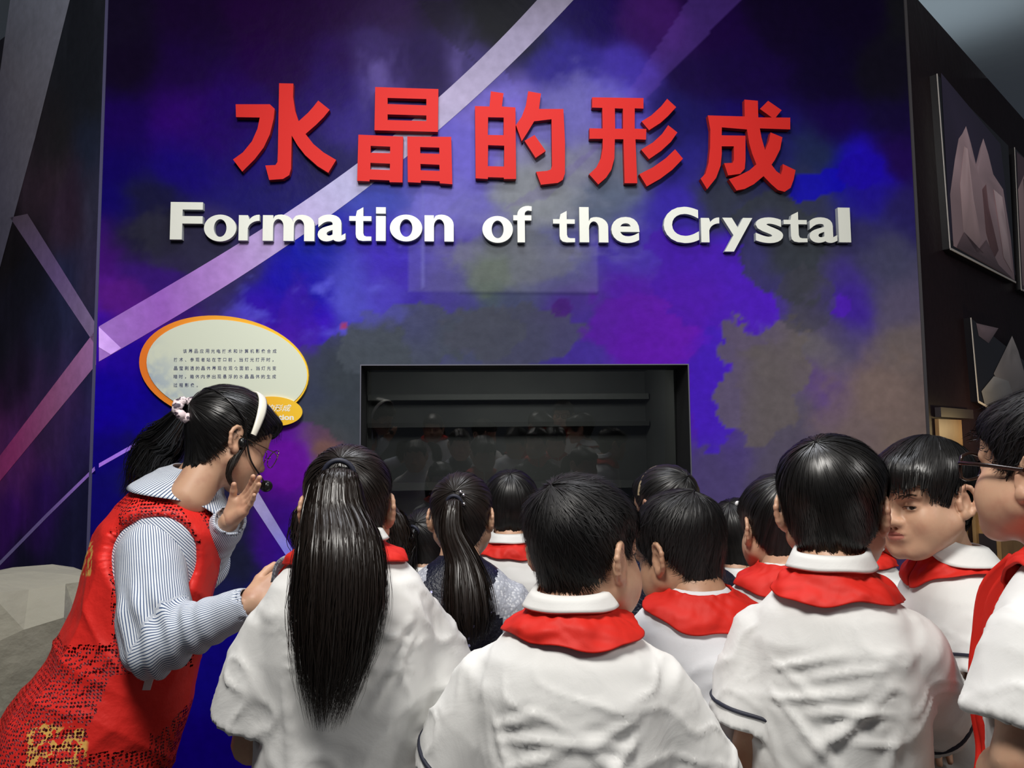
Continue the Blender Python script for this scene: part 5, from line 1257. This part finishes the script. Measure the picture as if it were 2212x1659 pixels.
# upper lash line
parts = []
for sx in (-1, 1):
    x = np.linspace(-.0145, .0150, 14); z = .0005+.0024*(1-(x/.0150)**2)+.0003; D = np.stack([sx*.031+x*sx, np.full(14, .084), z], 1)-HC0; D /= np.linalg.norm(D, axis=1)[:, None]
    r = radial(HSD, HC0, D, r0=.06, r1=.13, n=90); r = np.maximum(r, np.median(r)-.003); V, Q = tube(HC0+D*(r+.0002)[:, None], .0007, 5, closed=False); parts.append((V@k['Rh'].T*k['s']+k['H'], Q, 0))
mk('eyelashes', parts, (M_hair,), k['t'], k['root'])
f_ = k['A'][:, 1]
parts = [ball(bl(k, 0, .124, -.110), (.017, .015, .021))]; mk('scarf_knot', [(*parts[0], 0)], (M_scarf,), k['t'], k['root'])
strip('scarf', [bl(k, -.004, .125, -.12), bl(k, -.018, .135, -.19), bl(k, -.035, .14, -.27), bl(k, -.045, .14, -.335)], [.022, .05, .052, .03], f_, M_scarf, k['t'], k['root'], seed=4, wavy=.005)
strip('scarf', [bl(k, .006, .126, -.12), bl(k, .012, .136, -.18), bl(k, .022, .14, -.25)], [.02, .045, .04], f_, M_scarf, k['t'], k['root'], seed=5, wavy=.005)
V, Q = ball(bl(k, -.025, .122, -.165), (.006, .006, .006)); mk('button', [(V, Q, 0)], (mat('button', (.7, .68, .7), .3),), k['t'], k['root'])

# boy with glasses at the right edge
l = person('boy with dark glasses at the right edge of the crowd', 2280, 1030, 1.15, s=1.07, yaw=-60, pitch=5, byaw=-60, hair='boy', hseed=22, pole=(.1, -.5, .85), top=.018, hside=.010, nrib=1500, wild=.002, detail=2, vox=.0068, lift_=.009, fat=.003, group=None, collar=False, scback=96, scarf_w=1.2, piping=False,
           arms={'l': dict(e=(2215, 1640, 1.0), w=(2130, 1720, 1.15), sf=.72)})

glasses(l, mat('dark_brown_frame', (.02, .010, .008), .2), rim=.0026, temple=.0034, ty=.104)

strip('scarf', [bl(l, -.050, .070, -.020), bl(l, -.040, .118, -.075), bl(l, -.035, .140, -.150), bl(l, -.040, .150, -.230), bl(l, -.032, .150, -.300), bl(l, -.045, .152, -.350)], [.036, .046, .050, .046, .034, .012], unit(l['A'][:, 1]*.6-l['A'][:, 0]), M_scarf, l['t'], l['root'], seed=8, wavy=.0045)
# tall boy, right foreground
j = person('tall boy with glossy bowl-cut hair, right foreground, back to the camera', 1799, 1112, 1.37, s=1.06, yaw=8, pitch=-8, byaw=6, hair='mop', hseed=31, pole=(-.12, -.62, .78), top=.021, hside=.012, nrib=3600, detail=1, vox=.0062, wide=.80, asym=1.0, drop=-.006, folds_amp=1.15, lift_=.004, hlen=(20, 42), group=None, cfall=56, scback=88,
           arms={'l': dict(e=(1630, 1622, 1.34), w=(1700, 1720, 1.52), sf=.74, sr=1.12), 'r': dict(e=(2012, 1560, 1.45), w=(1960, 1600, 1.65), sf=.85, sr=1.0)})
# stout boy, centre foreground
e = person('stout boy with cropped hair, centre foreground, back to the camera', 1256, 1208, 1.29, s=1.06, yaw=36, pitch=-8, byaw=4, hair='boy', hseed=32, pole=(-.1, -.65, .76), top=.018, hside=.005, nrib=4200, wild=.0025, ribw=.0009, detail=1, vox=.0062, wide=.90, deep=1.06, asym=.6, drop=-.022, fat=.006, lift_=.007, hlen=(8, 20), folds_amp=1.0, group=None, scback=88, cfall=56,
           arms={'l': dict(e=(990, 1690, 1.27), w=(1080, 1800, 1.45), sf=.86, sr=1.15), 'r': dict(e=(1508, 1725, 1.25), w=(1450, 1800, 1.45), sf=.84, sr=1.15)})
# girl with the long ponytail, left foreground
a = person('girl with waist-long black ponytail and white shirt, left foreground', 752, 1106, 1.42, s=.97, yaw=4, pitch=-4, byaw=-3, hair='tied', hseed=33, pole=(-.08, -.74, .66), top=.014, hside=.011, nrib=1500, browned=True, detail=1, vox=.0062, wide=.96, deep=1.1, drop=-.038, shd=.035, folds_amp=1.25, group=None, collar=True, cfall=56, scback=80, scarf_w=2.4, piping=False, lift_=.003, hlen=(20, 44),
           arms={'l': dict(e=(546, 1604, 1.33), w=(640, 1640, 1.62), sf=.74, sr=1.2), 'r': dict(e=(985, 1570, 1.42), w=(930, 1640, 1.62), sf=.76, sr=1.15)},
           tails=[dict(c=[('h', -.010, -.098, .068), ('h', -.012, -.140, .058), ('h', -.012, -.165, .0), ('p', 733, 1190, 1.20), ('p', 730, 1300, 1.18), ('p', 722, 1400, 1.175), ('p', 712, 1490, 1.18), ('p', 705, 1575, 1.185)], r=[.026, .042, .054, .066, .069, .060,   .045, .026], n=4600, w=.0015, endr=(.5, 1.0), flat=.42, wave=.007)])

# her lace collar corner, lifted on the left, with the loose fold of the scarf under it
a_root = a['root']
strip('lace_collar_corner', [arr(P(694, 1196, 1.36)), arr(P(640, 1206, 1.39)), arr(P(606, 1222, 1.42)), arr(P(595, 1262, 1.44))], [.016, .018, .022, .020], unit(arr(-CF)), M_lace, a['t'], a_root, seed=3, wavy=.002)
strip('scarf', [arr(P(690, 1225, 1.33)), arr(P(650, 1240, 1.37)), arr(P(622, 1262, 1.40)), arr(P(612, 1296, 1.41))], [.075, .070, .050, .026], unit(arr(-CF)), M_scarf, a['t'], a_root, seed=6, wavy=.006)
# ================================================================== the woman in the red vest, bending towards the children
def teacher():
    s = 1.04; H = arr(P(490, 958, 1.92)); az = math.degrees(math.atan2(H[0], H[1])); Rh = rotm(70+az, -24, -4)
    N = arr(P(402, 1062, 1.93)); Pv = arr(P(178, 1640, 1.80)); w = unit(N-Pv); Bm = rotm(74+az)
    u = unit(Bm[:, 0]-w*np.dot(Bm[:, 0], w)); v = np.cross(w, u); A = np.stack([u, v, w], 1)
    root = np.array([Pv[0], Pv[1], 0.])
    t = empty('person', root.tolist(), 'woman in a red mesh vest bending forward with a hand cupped to her mouth', 'person')
    S1, E1, W1 = arr(P(326, 1196, 1.78)), arr(P(338, 1392, 1.66)), arr(P(536, 1306, 1.66))        # right arm, nearer
    S2, E2, W2 = arr(P(405, 1175, 2.06)), arr(P(436, 1225, 1.98)), arr(P(496, 1124, 1.84))        # left arm, beyond
    # body
    hv, hq = head_mesh(.0028, False, 0.0); parts = [(hv@Rh.T*s+H, hq, 0)]
    b = SDF(); tn = H+s*(Rh@np.array([0, -.02, -.05])); b.cap(tn, N+w*.0, .048, .050, k=.02); b.cap(N, N-w*.10, .046, .07, k=.02)
    for S_, E, W_ in ((S1, E1, W1), (S2, E2, W2)):
        b.cap(S_, E, .045, .038, k=.02); b.cap(E, W_, .036, .024, k=.02)
    parts.append((*b.mesh(.010), 0))
    hs = SDF(); d1 = unit(arr(P(640, 1242, 1.70))-W1); hand(hs, W1, d1, unit(arr(CF)*1.0-arr(CU)*.5), 1, curl=.42, size=1.0, thumb_out=.55); parts.append((*hs.mesh(.003), 0))
    hs = SDF(); d2 = unit(arr(P(570, 1040, 1.80))-W2); hand(hs, W2, d2, unit(-arr(CF)*.75-arr(CR)*.65+arr(CU)*.35), -1, curl=.10, size=.86, spread=-.02, thumb_out=.25, curls=[.16, .10, .10, .14]); parts.append((*hs.mesh(.0025), 0))
    mk('body', parts, (M_skin,), t, root)
    # striped shirt: sleeves, collar
    def stripe_ex(nt, b_):
        a = nt.nodes.new('ShaderNodeAttribute'); a.attribute_name = 'stripe'
        m = nt.nodes.new('ShaderNodeMath'); m.operation = 'MULTIPLY'; m.inputs[1].default_value = 1/.0052; nt.links.new(a.outputs['Fac'], m.inputs[0])
        f = nt.nodes.new('ShaderNodeMath'); f.operation = 'FRACT'; nt.links.new(m.outputs[0], f.inputs[0])
        g = nt.nodes.new('ShaderNodeMath'); g.operation = 'PINGPONG'; g.inputs[1].default_value = .5; nt.links.new(f.outputs[0], g.inputs[0])
        mr = nt.nodes.new('ShaderNodeMapRange'); mr.inputs[1].default_value = .13; mr.inputs[2].default_value = .22; nt.links.new(g.outputs[0], mr.inputs[0])
        mx = nt.nodes.new('ShaderNodeMix'); mx.data_type = 'RGBA'; mx.inputs[6].default_value = (.05, .09, .20, 1); mx.inputs[7].default_value = (.72, .76, .82, 1)
        nt.links.new(mr.outputs[0], mx.inputs[0]); nt.links.new(mx.outputs[2], b_.inputs['Base Color'])
    M_str = mat('striped_cotton', rough=.8, spec=.2, bump=(14, .4, .01), extra=stripe_ex)
    for S_, E, W_, r0, r1, r2, sd in ((S1, E1, W1, .074, .070, .036, 3), (S2, E2, W2, .070, .058, .036, 4)):
        q = SDF(); m = S_*.3+E*.7; q.cap(S_, m, r0, r0*.98, k=.02); q.cap(m, E, r0*.96, r1*.86, k=.03); mm = E*.45+W_*.55; q.cap(E, mm, r1*.86, r1*.70, k=.03)
        f = unit(W_-E); ww = unit(np.cross(f, (0, 0, 1.))); Fr = np.stack([ww, np.cross(f, ww), f], 1)
        L = np.linalg.norm(W_-E); q.loft(E, Fr, [(L*.4, 0, 0, r1*.66, r1*.66), (L*.8, 0, 0, r2*1.25, r2*1.25), (L*.93, 0, 0, r2*1.12, r2*1.12), (L*1.02, 0, 0, r2*1.10, r2*1.05)], k=.02, n=2.0)
        q.loft(E, Fr, [(L*.94, 0, 0, r2*.93, r2*.93), (L*1.06, 0, 0, r2*.95, r2*.95)], k=.002, n=2.0, op='s')
        V, Q = q.mesh(.0055); Nn = vnormals(V, Q)
        # folds that gather in the elbow
        de = np.linalg.norm(V-E, axis=1); along = (V-E)@f; V = V+Nn*(.0055*np.sin(along*150+4*vnoise(V*8, 5))*np.exp(-((de-.07)/.06)**2)+.004*fbm(V*9, 3, sd)+.0035*(1-np.abs(vnoise(V*np.array([7, 7, 4]), 9)))**4)[:, None]
        ax1 = unit(E-S_); up1 = np.array([0, 0, 1.]); ref = unit(arr(CF)-ax1*np.dot(arr(CF), ax1)); r_ = np.cross(ax1, ref)
        a1 = np.arctan2((V-S_)@r_, -(V-S_)@ref)*.072
        ref2 = unit(arr(CF)-f*np.dot(arr(CF), f)); r2_ = np.cross(f, ref2); a2 = np.arctan2((V-E)@r2_, -(V-E)@ref2)*.055
        # decide by the side of the bisecting plane
        bis = unit(ax1+f); st = np.where((V-E)@bis < 0, a1, a2+.0013)
        V = V-root; me = new_mesh('shirt_sleeve', V, Q, (M_str,), smooth=True); attr(me, 'stripe', st); obj('shirt_sleeve', me, t)
    # vest torso: SDF
    sec = [(.012,0,.0,.060,.058),(0,0,-.002,.085,.075),(-.02,0,-.006,.120,.092),(-.045,0,-.010,.150,.108),(-.08,0,-.014,.172,.120),(-.14,0,-.016,.180,.132),(-.24,0,-.006,.185,.142),(-.34,0,.008,.188,.150),(-.46,0,.012,.195,.165),(-.58,0,.0,.212,.185),(-.72,0,-.005,.222,.195)]
    full = SDF(); full.loft(N, A, sec, k=.02, n=2.2)
    inner = SDF(); inner.loft(N, A, [(h, cu, cv, a_-.008, b_-.008) for h, cu, cv, a_, b_ in sec], k=.02, n=2.2)
    V, Q = inner.mesh(.012); L_ = (V-N)@A; V = V-root
    me = new_mesh('shirt', V, Q, (M_str,), smooth=True); attr(me, 'stripe', L_[:, 2]*.9+L_[:, 1]*.45); obj('shirt', me, t)
    vest = SDF(); vest.loft(N, A, sec, k=.02, n=2.2)
    ax1 = unit(E1-S1); vest.cap(S1-u*.0+ax1*.0, S1+ax1*.05+u*.10, .092, .098, k=.008, op='s'); vest.cap(S2, S2-u*.10+ax1*.05, .085, .09, k=.008, op='s')
    vest.cap(S1+u*.05, S1+u*.2, .095, .12, k=.008, op='s')
    # neckline opening at the front
    vest.ell(N+A@np.array([0, .075, .02]), (.07, .07, .07), k=.006, op='s')
    vest.ell(N+A@np.array([0, .01, .01]), (.088, .088, .06), k=.012, op='s', M=A)
    V, Q = vest.mesh(.0055); Nn = vnormals(V, Q); L_ = (V-N)@A
    d = .006*fbm(V*6, 4, 9)+.010*(1-np.abs(vnoise(np.stack([L_[:, 1]*6, L_[:, 0]*5, L_[:, 2]*2.5], 1)+3, 4)))**4+.006*(1-np.abs(vnoise(np.stack([L_[:, 1]*5+L_[:, 2]*9, L_[:, 0]*5, L_[:, 2]*3], 1)+8, 6)))**5
    V = V+Nn*d[:, None]
    px, py = project(V)
    def inside(poly):
        poly = np.array(poly, float); r = np.zeros(len(px), bool); n = len(poly)
        for i in range(n):
            x0, y0 = poly[i]; x1, y1 = poly[(i+1) % n]
            c = ((y0 > py) != (y1 > py)) & (px < (x1-x0)*(py-y0)/(y1-y0+1e-9)+x0); r ^= c
        return r
    near = (L_[:, 0] > -.05)
    solid = (inside([(225,1095),(258,1100),(240,1240),(242,1390),(135,1395),(120,1330),(180,1180)]) | inside([(240,1460),(340,1455),(322,1620),(175,1628),(215,1520)]) |
             inside([(395,1190),(480,1170),(520,1400),(330,1600),(330,1440),(420,1440)]) | inside([(372,1050),(395,1045),(470,1180),(450,1200),(400,1110)])).astype(float)
    gold = (inside([(60,1560),(185,1575),(190,1659),(55,1659)]) | inside([(168,1180),(202,1170),(196,1245),(168,1240)])).astype(float)
    def vest_mat():
        m = bpy.data.materials.new('red_mesh_vest'); m.use_nodes = True; nt = m.node_tree; b_ = nt.nodes['Principled BSDF']; N_ = nt.nodes; Lk = nt.links
        b_.inputs['Base Color'].default_value = (.74, .024, .018, 1); b_.inputs['Roughness'].default_value = .55; b_.inputs['Specular IOR Level'].default_value = .3
        tc = N_.new('ShaderNodeTexCoord'); vo = N_.new('ShaderNodeTexVoronoi'); vo.inputs['Scale'].default_value = 135; vo.inputs['Randomness'].default_value = .35
        Lk.new(tc.outputs['Object'], vo.inputs['Vector'])
        a = N_.new('ShaderNodeAttribute'); a.attribute_name = 'solid'; g = N_.new('ShaderNodeAttribute'); g.attribute_name = 'gold'
        lt = N_.new('ShaderNodeMath'); lt.operation = 'LESS_THAN'; lt.inputs[1].default_value = .45; Lk.new(vo.outputs['Distance'], lt.inputs[0])
        inv = N_.new('ShaderNodeMath'); inv.operation = 'LESS_THAN'; inv.inputs[1].default_value = .5; Lk.new(a.outputs['Fac'], inv.inputs[0])
        mu = N_.new('ShaderNodeMath'); mu.operation = 'MULTIPLY'; Lk.new(lt.outputs[0], mu.inputs[0]); Lk.new(inv.outputs[0], mu.inputs[1])
        tr_ = N_.new('ShaderNodeBsdfTransparent'); tr_.inputs[0].default_value = (.9, .42, .42, 1); mx = N_.new('ShaderNodeMixShader'); Lk.new(mu.outputs[0], mx.inputs[0]); Lk.new(b_.outputs[0], mx.inputs[1]); Lk.new(tr_.outputs[0], mx.inputs[2]); Lk.new(mx.outputs[0], N_['Material Output'].inputs[0])
        no = N_.new('ShaderNodeTexNoise'); no.inputs['Scale'].default_value = 60; Lk.new(tc.outputs['Object'], no.inputs[0]); gt = N_.new('ShaderNodeMath'); gt.operation = 'GREATER_THAN'; gt.inputs[1].default_value = .5; Lk.new(no.outputs[0], gt.inputs[0])
        mg = N_.new('ShaderNodeMath'); mg.operation = 'MULTIPLY'; Lk.new(gt.outputs[0], mg.inputs[0]); Lk.new(g.outputs['Fac'], mg.inputs[1])
        mc = N_.new('ShaderNodeMix'); mc.data_type = 'RGBA'; mc.inputs[6].default_value = (.74, .024, .018, 1); mc.inputs[7].default_value = (.75, .42, .10, 1); Lk.new(mg.outputs[0], mc.inputs[0]); Lk.new(mc.outputs[2], b_.inputs['Base Color'])
        bp = N_.new('ShaderNodeBump'); bp.inputs['Distance'].default_value = .004; bp.inputs['Strength'].default_value = .6; Lk.new(vo.outputs['Distance'], bp.inputs['Height'])
        n2 = N_.new('ShaderNodeTexNoise'); n2.inputs['Scale'].default_value = 12; n2.inputs['Detail'].default_value = 5; Lk.new(tc.outputs['Object'], n2.inputs[0]); b2 = N_.new('ShaderNodeBump'); b2.inputs['Distance'].default_value = .015; b2.inputs['Strength'].default_value = .6
        Lk.new(n2.outputs[0], b2.inputs['Height']); Lk.new(b2.outputs[0], b_.inputs['Normal']); return m
    V = V-root; me = new_mesh('mesh_vest', V, Q, (vest_mat(),), smooth=True); attr(me, 'solid', solid); attr(me, 'gold', gold); vo_ = obj('mesh_vest', me, t)
    vo_['label'] = 'red mesh vest with solid red panels'
    # bound edge of the armhole
    # collar
    ds = SDF(); ds.loft(N, A, sec, k=.02, n=2.2); ds.cap(tn, N, .053, .062, k=.03); nd = unit(tn-N); wc = unit(w*.45+nd*.55); uc = unit(u-wc*np.dot(u, wc)); Ac = np.stack([uc, np.cross(wc, uc), wc], 1); C = N-wc*.038; rd = math.radians
    fth = lambda p: (rd(33), .098+.035*max(0, -math.cos(p)))
    foff = lambda PH, TT: .010+.018*np.sin(np.clip(TT*1.5, 0, 1)*1.57)+.004*TT*np.sin(PH*3)
    V, Q = drape(ds, C, fth, foff, nphi=90, nt=12, phi=(rd(-165), rd(165)), thick=.004, B=Ac)
    L_ = (V-C)@Ac; ph = np.arctan2(L_[:, 0], -L_[:, 1]); me = new_mesh('collar', V-root, Q, (M_str,), smooth=True); attr(me, 'stripe', ph*.085); obj('collar', me, t)
    # small white tag on the vest and open shirt front below it
    # hair, ponytail, scrunchie
    hc = hair_cap('tied', (0, -.96, .22), 41, .026, .016, wild=.002, nphi=300, nth=96)
    V, Q = cap_strands(hc, 1500, 41, w=.0012, lift=.004, length=(16, 36)); mk('hair', [(hc['V']@Rh.T*s+H, hc['Q'], 0), (V@Rh.T*s+H, Q, 1)], (M_cap, M_hair), t, root)
    tie = H+s*(Rh@np.array([0, -.118, .038]))
    Cw = [tie, arr(P(362, 945, 1.96)), arr(P(335, 985, 1.97)), arr(P(305, 1040, 1.97)), arr(P(268, 1085, 1.96))]
    pr = tail(np.array(Cw), [.020, .034, .052, .050, .018], 1100, 43, flat=.8, w=.0026, wave=.012, endr=(.6, 1)); pr = [(V, Q, i) for i, (V, Q, _) in enumerate(pr)]; mk('ponytail', pr, (M_cap, M_hair), t, root)
    lk = [H+s*(Rh@np.array([.074, .012, .01])), arr(P(497, 1010, 1.84)), arr(P(497, 1040, 1.84)), arr(P(512, 1062, 1.85))]
    pr = tail(np.array(lk), [.010, .010, .007, .003], 120, 44, w=.0014, wave=.003, core=.3); mk('hair_lock', [(V, Q, 0) for V, Q, _ in pr], (M_hairb,), t, root)
    def scr(nt, b_): vary((.05, .03, .05), 55, .5, .56)(nt, b_)
    a_ = np.arange(49)*2*math.pi/48; tx = unit(Cw[1]-Cw[0]); aa = unit(np.cross(tx, (0, 1., .2))); bb = np.cross(tx, aa); rr = .024+.004*np.sin(a_*9)
    ring = Cw[0]+tx*.006+aa*(np.cos(a_)*rr)[:, None]+bb*(np.sin(a_)*rr)[:, None]+tx*(.005*np.sin(a_*7))[:, None]
    V, Q = tube(ring, .011, 10, closed=False, up=tuple(tx), noise=.3, seed=4, groove=9); mk('scrunchie', [(V, Q, 0)], (mat('spotted_scrunchie', (.72, .60, .62), .6, extra=scr),), t, root)
    g = dict(H=H, Rh=Rh, s=s, t=t, root=root)
    headband(g, mat('cream_headband', (.80, .78, .68), .35), wband=.024, z_tilt=.10, out=.030, span=1.62, yoff=.012)
    # headset wire behind the head and microphone, glasses
    th = np.linspace(-1.5, 1.5, 50); D = np.stack([np.sin(th), -np.cos(th), .62*np.cos(th)**1+.15+0*th], 1); D /= np.linalg.norm(D, axis=1)[:, None]
    r = radial(_skull, HC0, D); c = HC0+D*(r+.0275)[:, None]; blk = mat('black_plastic', (.006, .006, .006), .3)
    ce = np.vstack([c, [[.082, .012, .010]], [[.080, .040, -.030]], [[.060, .085, -.052]], [[.030, .118, -.060]]])
    V, Q = tube(spline(ce, 120)@Rh.T*s+H, .0022, 8, closed=False); V2, Q2 = ball(H+s*(Rh@np.array([.024, .123, -.062])), (.016, .016, .015)); V3, Q3 = ball(H+s*(Rh@np.array([.086, .004, -.004])), (.010, .012, .014))
    mk('headset_microphone', [(V, Q, 0), (V2, Q2, 0), (V3, Q3, 0)], (blk,), t, root)
    gm = mat('glasses_metal', (.30, .22, .16), .2, Metallic=1.0); parts = []
    for sx in (-1, 1):
        a_ = np.arange(41)*2*math.pi/40; c = np.stack([sx*.034+.025*np.cos(a_), .112-.004*np.abs(np.cos(a_)), .004+.023*np.sin(a_)], 1); V, Q = tube(c@Rh.T*s+H, .0012, 6, closed=False, up=tuple(Rh[:, 1])); parts.append((V, Q, 0))
        V, Q = tube(np.array([(sx*.059, .108, .008), (sx*.074, .09, .010), (sx*.079, .04, .010), (sx*.080, -.005, .012)])@Rh.T*s+H, .0013, 6, closed=False, up=(0, 0, 1)); parts.append((V, Q, 0))
    V, Q = tube(np.array([(-.010, .112, .008), (0, .114, .011), (.010, .112, .008)])@Rh.T*s+H, .0012, 6, closed=False, up=(0, 0, 1)); parts.append((V, Q, 0))
    mk('glasses', parts, (gm,), t, root)
    # pocket flap tag
    tg = [P(314, 1463, 1.55), P(331, 1463, 1.55), P(324, 1491, 1.55), P(307, 1491, 1.55)]
    dr = arr(CF); ctr = arr(sum(tg, Vector())/4); 
    V4 = []
    vs = SDF(); vs.p = list(vest.p)
    for q in tg:
        o = arr(CAM); rdn = unit(arr(q)-o); ts = np.linspace(1.2, 2.1, 500); f = vs.ev(o+rdn*ts[:, None]); k = np.argmax(f < .010); V4.append(o+rdn*ts[k])
    V4 = np.array(V4); V5 = V4+dr*.02
    me = new_mesh('vest_tag', np.vstack([V4, V5])-root, [(0,1,2,3),(7,6,5,4),(0,4,5,1),(1,5,6,2),(2,6,7,3),(3,7,4,0)], (mat('tag_white', (.6, .5, .5), .6),)); obj('vest_tag', me, t)
    # trousers, shoes
    tr = SDF()
    for sg in (-1, 1):
        hp = Pv+A@np.array([sg*.09, 0, .02]); an = np.array([Pv[0], Pv[1], .09])+Bm@np.array([sg*.11, -.02, 0]); kn = hp*.48+an*.52+Bm@np.array([0, .04, 0])
        tr.cap(hp, kn, .095, .068, k=.04); tr.cap(kn, an, .068, .055, k=.02)
        sp = SDF(); f0 = Bm[:, 1]; sp.cap((an[0], an[1], .045), np.array([an[0], an[1], .04])+f0*.13, .042, .038, k=.02); sp.ell((an[0], an[1], .07), (.045, .045, .04), k=.02)
        V, Q = sp.mesh(.008); V[:, 2] = np.maximum(V[:, 2], 0); V[:, 2] -= V[:, 2].min(); mk('shoe', [(V, Q, 0)], (M_shoe,), t, root)
    mk('trousers', [(*tr.mesh(.024), 0)], (mat('teacher_trousers', (.015, .015, .02), .8),), t, root)
    # pale stick held between thumb and finger
    c = np.array([arr(P(585, 1285, 1.70)), arr(P(590, 1262, 1.69)), arr(P(597, 1225, 1.68))]); V, Q = tube(spline(c, 12), .0035, 8)
    o = mk('wooden_stick', [(V, Q, 0)], (mat('pale_wood', (.62, .5, .36), .6),), None, np.zeros(3)); tag(o, 'short pale stick held in the hand of the woman in red', 'stick')
teacher()
